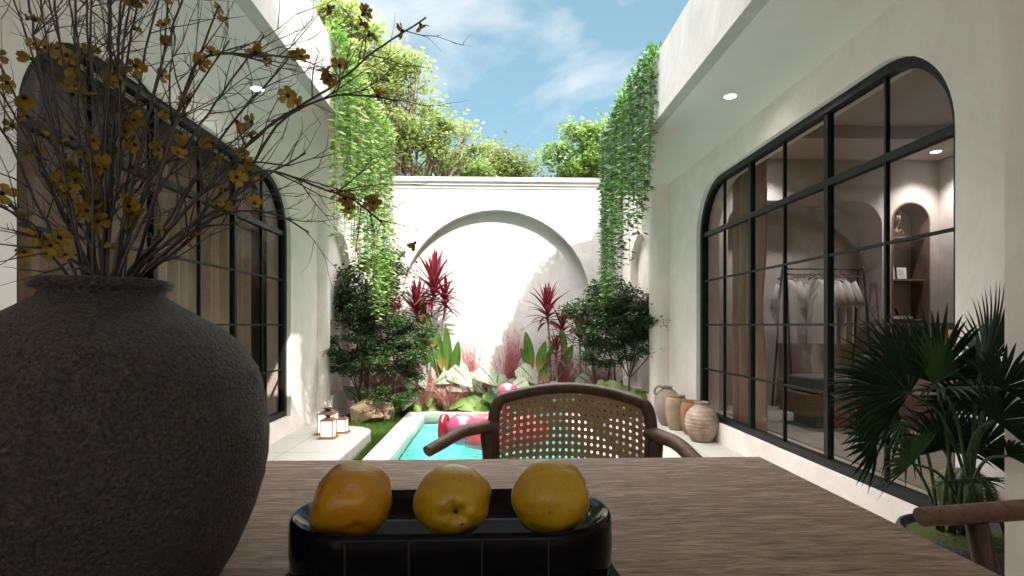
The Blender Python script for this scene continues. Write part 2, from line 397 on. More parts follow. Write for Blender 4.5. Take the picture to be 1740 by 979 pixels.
M['cordyline'] = veined('crimson cordyline leaf', (.13, .012, .026), (.24, .03, .055), .08, 0.0, .3, edge=(.42, .06, .09))
M['muhly'] = leaf_mat('pink muhly grass', (.62, .22, .22), (.42, .12, .13), .4, .7, 8)
M['muhly_green'] = leaf_mat('muhly grass base', (.14, .18, .05), (.07, .10, .03), .3, .6, 8)
# ============================================================ the setting
def arc(cx, cy, r, a0, a1, n=14):
    return [(cx + r * math.cos(R(a0 + (a1 - a0) * i / n)), cy + r * math.sin(R(a0 + (a1 - a0) * i / n))) for i in range(n + 1)]
def struct(mb, name, m, smooth=False):
    return tag(mb.build(name, m, smooth=smooth), kind='structure')

# ground, with the pool basin cut out
PX, PY0, PY1 = .90, 3.6, 7.2
g = MB(); g.plate([(-300, -300), (300, -300), (300, 300), (-300, 300)], [[(-PX, PY0), (PX, PY0), (PX, PY1), (-PX, PY1)]],
                  lambda a, b: (a, b, -.15), lambda a, b: (a, b, -.19))
struct(g, 'ground', M['soil'])
g = MB()
zt = -.1505; zb = -1.1
g.add([(-PX,PY0,zb),(PX,PY0,zb),(PX,PY1,zb),(-PX,PY1,zb)], [(0,1,2,3)])
for (a, b) in (((-PX,PY0),(PX,PY0)),((PX,PY0),(PX,PY1)),((PX,PY1),(-PX,PY1)),((-PX,PY1),(-PX,PY0))):
    g.add([(*a,zb),(*b,zb),(*b,zt),(*a,zt)], [(0,1,2,3)])
struct(g, 'pool_basin', M['pooltile'])
g = MB(); nx, ny = 60, 120
g.add([(-PX + 2*PX*i/nx, PY0 + (PY1-PY0)*j/ny, -.105) for j in range(ny+1) for i in range(nx+1)],
      [(j*(nx+1)+i, j*(nx+1)+i+1, (j+1)*(nx+1)+i+1, (j+1)*(nx+1)+i) for j in range(ny) for i in range(nx)])
struct(g, 'pool_water', M['water'], True)
# coping, a rim round the basin
g = MB(); CX = 1.13
g.plate([(-CX, PY0-.23), (CX, PY0-.23), (CX, PY1+.23), (-CX, PY1+.23)], [[(-PX+.002, PY0+.002), (PX-.002, PY0+.002), (PX-.002, PY1-.002), (-PX+.002, PY1-.002)]],
        lambda a, b: (a, b, -.06), lambda a, b: (a, b, -.165))
struct(g, 'pool_coping', M['coping'])
# terraces
for s, X0, X1, yE in ((-1, 1.27, 2.2, 6.06), (1, 1.27, 2.25, 6.5)):
    rr = .36
    p = [(X1, -2.2), (X1, yE)] + [(x, y) for x, y in arc(X0 + rr, yE - rr, rr, 90, 180)] + [(X0, 4.0), (X0 - .0, -2.2)]
    if s > 0: p = [(X1, -2.2), (X1, yE), (X0 + .2, yE)] + [(X0, yE - .2), (X0, -2.2)]
    p = [(s * x, y) for x, y in p]
    if s > 0: p = p[::-1]
    g = MB(); g.prism(p[::-1], -.16, 0)
    o = struct(g, 'terrace', M['terrazzo']); recalc(o)
    bv = o.modifiers.new('bevel', 'BEVEL'); bv.width = .012; bv.segments = 2; bv.limit_method = 'ANGLE'; bv.angle_limit = R(40)
g = MB(); g.box((-1.268, -2.2, -.16), (1.268, 3.2, -.001)); struct(g, 'patio_floor', M['terrazzo'])
g = MB(); g.box((-2.055, -4.5, -.16), (2.10, -2.202, -.004)); struct(g, 'rear_floor', M['terrazzo'])

# ---- house wings
HW = {}
def wing(s, XW, XG, XP, y0, y1, label):
    """s side, XW wall face, XG garden wall face, XP parapet face, window from y0 to y1"""
    W = thing('house_wing', label, 'house wing')
    HW[s] = W
    T = .24
    def P(a, d, z): return (s * (XW + d), a, z)
    rr = .52; zS, zT = .18, 2.53
    hole = [(y0, zS), (y1, zS)] + arc(y1 - rr, zT - rr, rr, 0, 90) + arc(y0 + rr, zT - rr, rr, 90, 180)
    g = MB(); g.plate([(-4.5, -.15), (6.5, -.15), (6.5, 3.2), (-4.5, 3.2)], [hole], lambda a, b: P(a, 0, b), lambda a, b: P(a, T, b))
    o = g.build('wall', M['wall'], W); smooth_angle(o, 35)
    g = MB(); g.box((min(s*(XW+.0), s*(XW+T)), y0+.001, .09), (max(s*(XW-.025), s*(XW+.07)), y1-.001, .182)) if False else None
    # window frame
    F = None
    def ring(o1, o2, d0, d1, mb):
        n = len(o1)
        vs = [P(a, d0, b) for a, b in o1] + [P(a, d0, b) for a, b in o2] + [P(a, d1, b) for a, b in o1] + [P(a, d1, b) for a, b in o2]
        fs = []
        for i in range(n):
            j = (i + 1) % n
            fs += [(i, j, n+j, n+i), (2*n+i, 3*n+i, 3*n+j, 2*n+j), (n+i, n+j, 3*n+j, 3*n+i), (i, 2*n+i, 2*n+j, j)]
        mb.add(vs, fs)
    def outline(ins, m=14):
        r2 = rr - ins
        return [(y0+ins, zS+ins), (y1-ins, zS+ins)] + arc(y1 - rr, zT - rr, r2, 0, 90, m) + arc(y0 + rr, zT - rr, r2, 90, 180, m)
    g = MB(); ring(outline(.002), outline(.055), .04, .105, g)
    fr = g.build('window_frame', M['steel'], W); smooth_angle(fr, 35)
    step = (y1 - y0) / 6
    def topz(y, ins=.03):
        for c, sg in ((y1 - rr, 1), (y0 + rr, -1)):
            if (y - c) * sg > 0: return zT - rr + math.sqrt(max(0, (rr-ins)**2 - (y-c)**2))
        return zT - ins
    for k in range(1, 6):
        y = y0 + step * k; wd = .021 if k in (2, 4) else .008
        if k in (2, 4):
            g = MB(); g.box((min(s*(XW+0.055), s*(XW+0.098)), y-wd, zS+.03), (max(s*(XW+0.055), s*(XW+0.098)), y+wd, topz(y)-.004)); g.build('mullion', M['steel'], fr)
        else:
            g = MB(); g.box((min(s*(XW+0.060), s*(XW+0.085)), y-wd, zS+.03), (max(s*(XW+0.060), s*(XW+0.085)), y+wd, topz(y)-.004)); g.build('glazing_bar', M['steel'], fr)
    segs = [(y0+.03, y0+2*step-.021), (y0+2*step+.021, y0+4*step-.021), (y0+4*step+.021, y1-.03)]
    for z, hh in ((.655, .008), (1.105, .008), (1.555, .008)):
        for (a, b) in segs:
            g = MB(); g.box((min(s*(XW+0.062), s*(XW+0.083)), a, z-hh), (max(s*(XW+0.062), s*(XW+0.083)), b, z+hh)); g.build('glazing_bar', M['steel'], fr)
    g = MB(); g.box((min(s*(XW+0.053), s*(XW+0.100)), y0+.03, 2.003), (max(s*(XW+0.053), s*(XW+0.100)), y1-.03, 2.048)); g.build('transom', M['steel'], fr)
    g = MB(); o1 = outline(.03)
    g.plate(o1, [], lambda a, b: P(a, .073, b), lambda a, b: P(a, .077, b)); gl = g.build('window_glass', M['glass'], W); recalc(gl)
    # roof: soffit, parapet following a rounded corner, roof slab
    RC = XG - XP
    path = [(XP, -4.5), (XP, 6.5)] + [(XG - RC * math.cos(R(a)), 6.5 + RC * math.sin(R(a))) for a in range(6, 91, 6)] + [(2.9, 6.5 + RC)]
    inn = [(XP+.09, -4.5), (XP+.09, 6.5)] + [(XG - (RC-.09) * math.cos(R(a)), 6.5 + (RC-.09) * math.sin(R(a))) for a in range(6, 91, 6)] + [(2.9, 6.5 + RC - .09)]
    g = MB(); n = len(path)
    z0, z1 = 2.785, 3.325
    vs = []
    for (x, y) in path: vs += [(s*x, y, z0), (s*x, y, z1)]
    for (x, y) in inn: vs += [(s*x, y, z0), (s*x, y, z1)]
    fs = []
    for i in range(n - 1):
        a = 2*i; b = 2*(i+1); c = 2*n + 2*i; d = 2*n + 2*(i+1)
        fs += [(a, b, b+1, a+1), (c, c+1, d+1, d), (a, c, d, b), (a+1, b+1, d+1, c+1)]
    fs += [(0, 1, 2*n+1, 2*n), (2*n-2, 4*n-2, 4*n-1, 2*n-1)]
    g.add(vs, fs); o = g.build('parapet', M['wall_white'], W); smooth_angle(o, 35)
    poly = [(x + .001 * 0, y) for x, y in inn] + [(XW + .1, 6.5 + RC - .09)] if False else None
    sof = [(XP+.088, -4.5), (XP+.088, 6.5)] + [(XG - (RC-.088) * math.cos(R(a)), 6.5 + (RC-.088) * math.sin(R(a))) for a in range(6, 91, 6)] + [(2.6, 6.5+RC-.088), (2.6, 6.5), (XW + .02, 6.498), (XW + .02, -4.5)]
    g = MB(); g.prism([(s*x, y) for x, y in sof], 2.792, 2.83); o = g.build('soffit', M['soffit'], W); recalc(o)
    g = MB(); sl = [(XP+.088, -4.5), (XP+.088, 6.5)] + [(XG - (RC-.088) * math.cos(R(a)), 6.5 + (RC-.088) * math.sin(R(a))) for a in range(6, 91, 6)] + [(6.8, 6.5+RC-.088), (6.8, -4.5)]
    g.prism([(s*x, y) for x, y in sl], 3.205, 3.28); o = g.build('roof_slab', M['wall_white'], W); recalc(o)
    # recessed downlights
    for y in (1.3, 3.0, (3.83 if s > 0 else 3.83), ):
        pass
    return W
WR = wing(1, 2.11, 1.91, 1.34, 2.43, 5.62, 'right white plaster house wing with big arched window onto a clothes room')
WL = wing(-1, 2.06, 1.96, 1.253, 2.44, 5.65, 'left white plaster house wing with big arched window closed off by brown curtains')
def downlight(parent, c, r=.042, smooth=True, power=0, name='downlight', col3=(1,.93,.85), size=75):
    g = MB(); g.lathe([(r*1.25, 0), (r*1.25, -.004), (r, -.006), (r, 0)], c, 28); d = g.build(name, M['trimwhite'], parent)
    g = MB(); g.lathe([(0, -.003), (r*.98, -.003), (r*.98, -.001)], c, 28); g.build('lens', M['led'], d)
    if power:
        ld = bpy.data.lights.new('downlight_beam', 'SPOT'); ld.energy = power; ld.spot_size = R(size); ld.spot_blend = .8; ld.color = col3; ld.shadow_soft_size = .03
        lo = bpy.data.objects.new('downlight_beam', ld); col.objects.link(lo); lo.location = (c[0], c[1], c[2] - .02)
pr = at(1241, 163, 1); k = 1.692 / (pr.z - 1.1); downlight(WR, (pr.x * k, k, 2.792), power=.8, col3=(1,.95,.9), size=170)
pl = at(437, 150, 1); k = 1.692 / (pl.z - 1.1); downlight(WL, (pl.x * k, k, 2.792), power=.8, col3=(1,.95,.9), size=170)

# ---- right room interior (parts of the right wing)
yF = 6.33; XI = 2.35; XC = 5.295
def boxp(parent, name, a, b, m, **k):
    g = MB(); g.box(a, b); return g.build(name, m, parent, **k)
boxp(WR, 'room_floor', (2.14, -1.9, 0.003), (XC+.1, yF+.8, .1), M['ifloor'])
big = [(2.75, .1005), (4.605, .1005)] + arc(4.605-.3, 2.57-.3, .3, 0, 90, 10) + arc(2.75+.3, 2.57-.3, .3, 90, 180, 10)
ar = [(4.72, .55), (5.19, .55)] + arc(4.955, 2.57-.235, .235, 0, 180, 20)
g = MB(); g.plate([(XI-.1, .1), (XC, .1), (XC, 3.06), (XI-.1, 3.06)], [big, ar], lambda a, b: (a, yF, b), lambda a, b: (a, yF+.40, b))
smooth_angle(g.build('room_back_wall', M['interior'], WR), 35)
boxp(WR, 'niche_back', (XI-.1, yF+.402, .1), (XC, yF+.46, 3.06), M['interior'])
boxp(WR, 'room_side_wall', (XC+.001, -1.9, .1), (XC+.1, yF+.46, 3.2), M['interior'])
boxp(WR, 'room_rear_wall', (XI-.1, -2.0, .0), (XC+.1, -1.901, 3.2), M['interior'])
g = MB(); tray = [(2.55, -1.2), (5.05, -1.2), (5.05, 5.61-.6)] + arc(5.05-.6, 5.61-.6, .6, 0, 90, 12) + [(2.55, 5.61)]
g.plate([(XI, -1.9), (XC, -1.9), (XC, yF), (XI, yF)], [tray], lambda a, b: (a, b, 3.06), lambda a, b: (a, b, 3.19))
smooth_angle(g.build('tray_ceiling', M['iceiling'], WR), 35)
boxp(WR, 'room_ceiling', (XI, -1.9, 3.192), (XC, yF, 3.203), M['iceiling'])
p = at(1590, 249, 6.0); downlight(WR, (p.x, 6.0, 3.06), .05, power=36, col3=(.98, .97, 1), size=110)
downlight(WR, (3.15, 6.0, 3.06), .05, power=26, col3=(.95, .96, 1), size=110)
downlight(WR, (4.3, 2.4, 3.19), .05, power=40, col3=(1, .88, .68), size=120)
# arched wooden shelf lining
def inset(d): return [(4.72+d, .55+d), (5.19-d, .55+d)] + arc(4.955, 2.57-.235, .235-d, 0, 180, 20)
sh = thing('arched_shelf', 'tall arched shelf niche lined with brown wood in the clothes room wall', 'shelf', (4.955, yF, .55))
o1, o2 = inset(.002), inset(.018); n = len(o1); g = MB()
def LP(a, y, b): return (a-4.955, y-yF, b-.55)
vs = [LP(a, yF-.006, b) for a, b in o1] + [LP(a, yF-.006, b) for a, b in o2] + [LP(a, yF+.28, b) for a, b in o1] + [LP(a, yF+.28, b) for a, b in o2]
fs = []
for i in range(n):
    j = (i+1) % n; fs += [(i,j,n+j,n+i),(2*n+i,3*n+i,3*n+j,2*n+j),(n+i,n+j,3*n+j,3*n+i),(i,2*n+i,2*n+j,j)]
g.add(vs, fs); smooth_angle(g.build('lining', M['wood_in'], sh), 35)
g = MB(); g.plate(o1, [], lambda a, b: LP(a, yF+.282, b), lambda a, b: LP(a, yF+.29, b)); g.build('back_panel', M['interior'], sh)
for z in (2.163, 1.655, 1.175, .9):
    g = MB(); g.box(LP(4.74, yF+.06, z-.022), LP(5.17, yF+.279, z)); g.build('shelf_board', M['wood_in'], sh, bevel=.002)

# ---- left room: closed off behind curtains
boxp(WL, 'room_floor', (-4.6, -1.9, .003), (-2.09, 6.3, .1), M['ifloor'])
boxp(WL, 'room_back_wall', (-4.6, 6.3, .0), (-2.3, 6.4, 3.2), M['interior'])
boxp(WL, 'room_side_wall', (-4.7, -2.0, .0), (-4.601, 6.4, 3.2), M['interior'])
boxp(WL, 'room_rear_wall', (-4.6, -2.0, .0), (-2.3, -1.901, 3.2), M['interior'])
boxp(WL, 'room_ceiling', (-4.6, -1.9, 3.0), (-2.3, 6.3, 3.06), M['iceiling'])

# pier beside the palm, flaring into an arch overhead
g = MB(); px0, yb, zS = 1.62, 1.68, 1.90
prof = [(.4, 0.0), (yb, 0.0), (yb, zS)] + [(yb + .94 - math.sqrt(max(0, .94**2 - h*h)), zS + h) for h in [.1,.2,.3,.4,.5,.6,.7,.8,.86,.9,.93]] + [(.4, 2.79)]
g.plate(prof, [], lambda a, b: (px0, a, b), lambda a, b: (2.109, a, b))
o = g.build('pier', M['wall'], WR); smooth_angle(o, 30)

# ---- roof over the dining place
D = thing('dining_roof', 'flat plaster roof sheltering the dining table, with an unseen low wall behind to shape the light', 'roof')
boxp(D, 'roof_slab', (-2.3, -4.5, 3.33), (2.35, 2.72, 3.46), M['wall_white'])
boxp(D, 'ceiling', (-1.33, -4.5, 2.80), (1.41, 2.50, 2.84), M['soffit'])
boxp(D, 'fascia', (-1.25, 2.505, 2.785), (1.338, 2.6, 3.329), M['wall_white'])

boxp(D, 'light_shaping_wall', (-2.055, -4.6, -.0), (2.10, -4.502, 1.5), M['wall'])  # unseen, kept low so sky light comes in over it from behind
# ---- garden walls
def garden_side(s, XG, label):
    G = thing('garden_wall', label, 'wall')
    yA, yB, zt_ = 6.65, 7.56, 2.29
    r = (yB-yA)/2; zc = zt_ - r
    hole = [(yA, 0.25), (yB, .25)] + arc((yA+yB)/2, zc, r, 0, 180, 24)
    g = MB(); g.plate([(6.60, -.2), (8.0, -.2), (8.0, 3.1), (6.60, 3.1)], [hole], lambda a, b: (s*XG, a, b), lambda a, b: (s*(XG+.10), a, b))
    smooth_angle(g.build('wall_face', M['wall'], G), 35)
    g = MB(); g.box((min(s*(XG+.101), s*(XG+.3)), 6.60, -.2), (max(s*(XG+.101), s*(XG+.3)), 8.0, 3.1)); g.build('niche_back', M['wall'], G)
    # rounded front corner
    rr = .1
    poly = [(XG, 6.60)] + [(XG + rr - rr*math.cos(R(a)), 6.60 - rr*math.sin(R(a))) for a in range(0, 91, 10)] + [(XG+.3, 6.5), (XG+.3, 6.60)]
    g = MB(); g.prism([(s*x, y+ .001) for x, y in poly], -.2, 3.1); smooth_angle(g.build('corner', M['wall'], G), 50)
    # cornice
    pr = [(0, 3.095), (-.012, 3.095), (-.012, 3.125), (-.03, 3.14), (-.03, 3.16), (-.06, 3.19), (-.065, 3.25), (.3, 3.25), (.3, 3.095)]
    g = MB(); yy = (7.1, 7.995)
    vs = [(s*(XG+a), y, b) for y in yy for a, b in pr]; n = len(pr)
    g.add(vs, [(i, (i+1)%n, n+(i+1)%n, n+i) for i in range(n)] + [tuple(range(n)), tuple(range(n, 2*n))]); smooth_angle(g.build('cornice', M['wall_white'], G), 30)
    return G
garden_side(1, 1.91, 'right white garden side wall with narrow arched niche behind the dark shrub')
garden_side(-1, 1.96, 'left white garden side wall with narrow arched niche behind the climbing vines')
G = thing('garden_wall', 'tall white back wall with one huge round arched niche and moulded cornice', 'wall')
cx, rA, zc = .05, 1.385, 1.40
hole = [(cx-rA, -.1), (cx+rA, -.1)] + arc(cx, zc, rA, 0, 180, 64)
g = MB(); g.plate([(-2.3, -.2), (2.3, -.2), (2.3, 3.1), (-2.3, 3.1)], [hole], lambda a, b: (a, 8.0, b), lambda a, b: (a, 8.13, b))
smooth_angle(g.build('wall_face', M['wall_white'], G), 35)
boxp(G, 'niche_back', (-2.3, 8.131, -.2), (2.3, 8.3, 3.1), M['wall_white'])
o1 = [(cx-rA, -.1)] + arc(cx, zc, rA, 180, 0, 64) + [(cx+rA, -.1)]
o2 = [(cx-rA-.03, -.1)] + arc(cx, zc, rA+.03, 180, 0, 64) + [(cx+rA+.03, -.1)]
g = MB(); n = len(o1)
vs = [(a, 7.985, b) for a, b in o1] + [(a, 7.985, b) for a, b in o2] + [(a, 8.0, b) for a, b in o1] + [(a, 8.0, b) for a, b in o2]
fs = []
for i in range(n-1):
    j = i+1; fs += [(i,j,n+j,n+i),(n+i,n+j,3*n+j,3*n+i),(i,2*n+i,2*n+j,j)]
g.add(vs, fs); smooth_angle(g.build('arch_trim', M['wall_white'], G), 35)
pr = [(8.0, 3.095), (7.99, 3.095), (7.99, 3.125), (7.97, 3.14), (7.97, 3.165), (7.94, 3.19), (7.935, 3.25), (8.3, 3.25), (8.3, 3.095)]
g = MB(); n = len(pr); vs = [(x, a, b) for x in (-1.895, 1.845) for a, b in pr]
g.add(vs, [(i, (i+1)%n, n+(i+1)%n, n+i) for i in range(n)] + [tuple(range(n)), tuple(range(n, 2*n))]); smooth_angle(g.build('cornice', M['wall_white'], G), 30)

# ============================================================ curtains
def curtain(name, label, X, y0, y1, z0, z1, amp, per, tie=False):
    c = thing(name, label, 'curtain', (X, (y0+y1)/2, z0))
    g = MB(); n = int((y1-y0)/per*16); m = 24 if tie else 2; rnd = random.Random(int(X*100))
    ph = [rnd.uniform(-.5, .5) for _ in range(200)]
    vs = []
    for j in range(m+1):
        z = (z1-z0)*j/m
        for i in range(n+1):
            y = y0 + (y1-y0)*i/n
            k = i/16; w_ = ph[int(k) % 200]*(1-(k%1)) + ph[(int(k)+1) % 200]*(k%1)
            if tie:
                f = z/(z1-z0); pull = .13*math.exp(-((f-.42)/.14)**2) + .03*f
                y = y1 + (y-y1)*(1-pull)
            vs.append((amp*math.sin(2*PI*k + w_) + amp*.4*math.sin(PI*k*1.37), y-(y0+y1)/2, z))
    g.add(vs, [(j*(n+1)+i, j*(n+1)+i+1, (j+1)*(n+1)+i+1, (j+1)*(n+1)+i) for j in range(m) for i in range(n)])
    o = g.build('cloth', M['curtain'], c, smooth=True)
    sd = o.modifiers.new('thick', 'SOLIDIFY'); sd.thickness = .004
    g = MB(); g.tube([(0, y0-(y0+y1)/2-.1, z1-z0), (0, (y1-y0)/2+.1, z1-z0)], .012, 8); g.build('rail', M['black'], c, smooth=True)
curtain('curtain', 'pleated brown woven curtain filling the left arched window from side to side', -2.38, 2.1, 5.50, .11, 2.85, .035, .155)
curtain('curtain', 'brown curtain gathered at the far end of the right arched window', 2.48, 4.92, 5.56, .11, 2.85, .035, .15, True)
# ============================================================ table
def lerp(a, b, t): return a + (b - a) * t
TZ = .755
tb = thing('dining_table', 'long weathered brown wood dining table in the foreground', 'table', (-.55, .75, 0))
g = MB(); nx, ny = 90, 40; x0, x1, y0, y1 = -1.25, 1.254, -.72, .67
x0, x1 = -1.25, .704 + .55
def tw(i, j): return .0007 * noise.noise(Vector((i*.9, j*.9, 3)))
g.box((x0, y0, TZ-.045), (x1, y1, TZ))
g.build('tabletop', M['wood_table'], tb, bevel=.006, seg=3)
g = MB(); g.box((x0+.12, y0+.12, TZ-.13), (x1-.12, y1-.12, TZ-.0455)); g.build('apron', M['wood_table'], tb)
for a in (x0+.14, x1-.14):
    for b in (y0+.14, y1-.14):
        g = MB(); g.box((a-.04, b-.04, 0), (a+.04, b+.04, TZ-.131)); g.build('leg', M['wood_table'], tb, bevel=.004)

# ============================================================ chairs
def catmull(pts, n=8):
    P = [Vector(p) for p in pts]; P = [P[0]*2-P[1]] + P + [P[-1]*2-P[-2]]; o = []
    for i in range(1, len(P)-2):
        for k in range(n):
            t = k/n; a, b, c, d = P[i-1], P[i], P[i+1], P[i+2]
            o.append(.5*((2*b)+(c-a)*t+(2*a-5*b+4*c-d)*t*t+(3*b-a-3*c+d)*t**3))
    o.append(P[-2]); return o
def make_chair(name, label, loc, rz, arm, wide=.5, jz=.775):
    """front of the chair is -Y, back at y=+.0 (backrest); arm = tip (dx, dy, z), support distance"""
    c = thing(name, label, 'chair', loc, None, rz)
    hw = wide/2 - .013
    def bk(u, z):   # curved backrest surface
        return Vector((u, .075*(1-(u/hw)**2) + .10*(z-.62), z))
    top = .893
    path = [bk(-hw*.93, .44), bk(-hw*.97, .60), bk(-hw*1.0, .72), bk(-hw*1.01, .785), bk(-hw*.985, .83), bk(-hw*.90, .860)]
    for u in (-.6, -.3, 0, .3, .6): path.append(bk(hw*u, top - .040*abs(u)**2))
    path += [bk(hw*.90, .860), bk(hw*.985, .83), bk(hw*1.01, .785), bk(hw*1.0, .72), bk(hw*.97, .60), bk(hw*.93, .44)]
    pts = catmull(path, 6)
    g = MB(); g.tube(pts, [.0235]*len(pts), 12, squash=.8, side=(0, 1, 0)); g.build('backrest_frame', M['wood_dark'], c, smooth=True)
    # cane panel with open holes
    g = MB(); nu, nz = 23, 16; ua, za = hw*.96, .52
    def ztop(u): return top - .004 - .036*(u/hw)**2 - .03*max(0, (abs(u)/hw-.8)/.2)**2
    def S(i, j):
        u = -ua + 2*ua*i/nu; z = za + (ztop(u)-za)*j/nz
        p = bk(u, z); p.y -= .002; return p
    for i in range(nu):
        for j in range(nz):
            c4 = [S(i, j), S(i+1, j), S(i+1, j+1), S(i, j+1)]; ctr = sum(c4, Vector())/4
            ex = (c4[1]-c4[0])*.5; ez = (c4[3]-c4[0])*.5; ring = []; outer = []
            for k in range(8):
                th = PI/8 + k*PI/4; cs, sn = math.cos(th), math.sin(th)
                ring.append(ctr + ex*cs*.44 + ez*sn*.44)
                m_ = max(abs(cs), abs(sn)); outer.append(ctr + ex*cs/m_ + ez*sn/m_)
            # outer octagon includes corners approx
            outer = []
            for k in range(8):
                th = k*PI/4; q = [(1,0),(1,1),(0,1),(-1,1),(-1,0),(-1,-1),(0,-1),(1,-1)][k]
                outer.append(ctr + ex*q[0] + ez*q[1])
            ring = [ctr + ex*math.cos(k*PI/4)*.44 + ez*math.sin(k*PI/4)*.44 for k in range(8)]
            g.add(outer + ring, [(k, (k+1) % 8, 8+(k+1) % 8, 8+k) for k in range(8)])
    o = g.build('cane_panel', M['cane'], c); sd = o.modifiers.new('thick', 'SOLIDIFY'); sd.thickness = .003
    g = MB(); g.tube([bk(-hw*.97, .52), bk(-hw*.5, .52), bk(0, .52), bk(hw*.5, .52), bk(hw*.97, .52)], .015, 8); g.build('lower_rail', M['wood_darkx'], c, smooth=True)
    tx, ty, tz_, sd_ = arm
    for s in (-1, 1):
        a = bk(s*hw*1.0, jz); b = Vector((s*(hw+tx), ty, tz_))
        mid = a.lerp(b, .45) + Vector((s*.012, 0, .012))
        pts = catmull([a, a.lerp(b, .2)+Vector((s*.006,0,.006)), mid, a.lerp(b, .75)+Vector((s*.006,0,.006)), b], 6)
        g = MB(); g.tube(pts, [lerp(.021, .017, i/(len(pts)-1)) for i in range(len(pts))], 14, squash=1.25, side=(0, 0, 1)); o = g.build('armrest', M['wood_arm'], c); smooth_angle(o, 50)
        t_ = 1-sd_; pa = a.lerp(b, t_); pa.z -= .012
        g = MB(); g.tube([pa, Vector((pa.x - s*.012, pa.y+.02, .60)), Vector((s*(hw-.02), pa.y+.05, .40)), Vector((s*(hw-.03), pa.y+.04, 0))], [.019, .021, .021, .014], 10); g.build('front_leg', M['wood_dark'], c, smooth=True)
        g = MB(); q = bk(s*hw*.93, .46); g.tube([q, Vector((q.x, q.y+.02, .3)), Vector((q.x, q.y+.09, 0))], [.02, .02, .013], 10); g.build('rear_leg', M['wood_dark'], c, smooth=True)
    g = MB(); fy = ty*.86 if ty > -.5 else -.42
    fy = -.42
    poly = [(-hw+.01, .06), (-hw-.005, fy+.05), (-hw+.04, fy), (hw-.04, fy), (hw+.005, fy+.05), (hw-.01, .06), (hw*.6, .10), (-hw*.6, .10)]
    g.prism(poly, .41, .445); g.build('seat_frame', M['wood_darkx'], c, bevel=.008)
    g = MB(); g.prism([(x*.93, y*.93+.002) for x, y in poly], .4452, .49); g.build('seat_cushion', M['grey_fabric'], c, bevel=.018, seg=3)
    return c
make_chair('armchair', 'dark walnut armchair with a curved woven cane back facing across the table', (.235, 1.70, 0), R(-17), (.14, -.20, .728, .86), .52)
make_chair('armchair', 'dark armchair mostly hidden behind the big stone vase, its arm end showing', (-1.02, 1.64, 0), R(-6), (.165, -.17, .735, .82), .52)
make_chair('armchair', 'brown oak armchair at the right table end, one flat-ended arm showing', (1.27, .742, 0), R(-90), (.02, -.46, .737, .22), .52, .738)

# ============================================================ vase and branches
VX, VY = -.505, .731
vase = thing('stone_vase', 'large round dark rough stone vase on the table holding flowering branches', 'vase', (VX, VY, TZ))
prof = [(.132, 0), (.142, .006), (.160, .038), (.175, .065), (.187, .092), (.198, .135), (.203, .165), (.2035, .205), (.200, .245), (.190, .283), (.178, .305), (.166, .322), (.144, .339), (.108, .360), (.082, .374), (.070, .382), (.067, .387),
        (.070, .391), (.076, .393), (.0785, .398), (.0765, .403), (.070, .4045), (.062, .400), (.060, .385), (.070, .365), (.10, .345), (.0, .34)]
prof = [(r*(.955 if r > .1 else 1), z) for r, z in prof]
dense = []
for i in range(len(prof)-1):
    for k in range(3): dense.append((lerp(prof[i][0], prof[i+1][0], k/3), lerp(prof[i][1], prof[i+1][1], k/3)))
dense.append(prof[-1])
def rough(p):
    q = Vector(p); d = Vector((q.x, q.y, 0)).normalized()
    return q + d * (.0022*noise.noise(q*14) + .0012*noise.noise(q*45))
g = MB(); g.lathe(dense, n=160, fn=rough); vo = g.build('body', M['stone_dark'], vase, smooth=True)

rnd = random.Random(11)
petal_me = {}
def petal_flower(kind):
    g = MB(); npet = 5
    for k in range(npet):
        a = 2*PI*k/npet + rnd.uniform(-.15, .15); L_ = rnd.uniform(.0085, .0115); wd = L_*.48; cup = rnd.uniform(.1, .5) if kind != 2 else 1.3
        vs = []; n = 6
        for i in range(n+1):
            t = i/n; wv = wd*1.05*math.sin(PI*(t**1.5*.80+.09))**.8; r = .0025 + L_*t; z = math.sin(cup)*r*(.5+.6*t)
            for sgn in (-1, 0, 1):
                x = r*math.cos(cup*.6); y = sgn*wv; zz = z + abs(sgn)*.0016
                vs.append((x*math.cos(a)-y*math.sin(a), x*math.sin(a)+y*math.cos(a), zz))
        g.add(vs, [(i*3+q, i*3+q+1, i*3+q+4, i*3+q+3) for i in range(n) for q in (0, 1)])
    return g
def add_flower(parent, pos, nrm, kind):
    if kind not in petal_me:
        g = petal_flower(kind); o = g.build('blossom', M['petal'], parent, smooth=True)
        e = MB(); e.lathe([(0, -.004), (.0022, -.002), (.0028, .001), (.002, .0028), (0, .0042)], n=10); c = e.build('flower_eye', M['eye'], o, smooth=True)
        petal_me[kind] = (o, c)
    else:
        a, b = petal_me[kind]
        o = a.copy(); col.objects.link(o); o.parent = parent; c = b.copy(); col.objects.link(c); c.parent = o
    o.location = pos; o.rotation_euler = Vector(nrm).to_track_quat('Z', 'Y').to_euler()
    s = rnd.uniform(.75, 1.12); o.scale = (s, s, s)
base = Vector((VX, VY, TZ))
BR = 0
D0 = VY
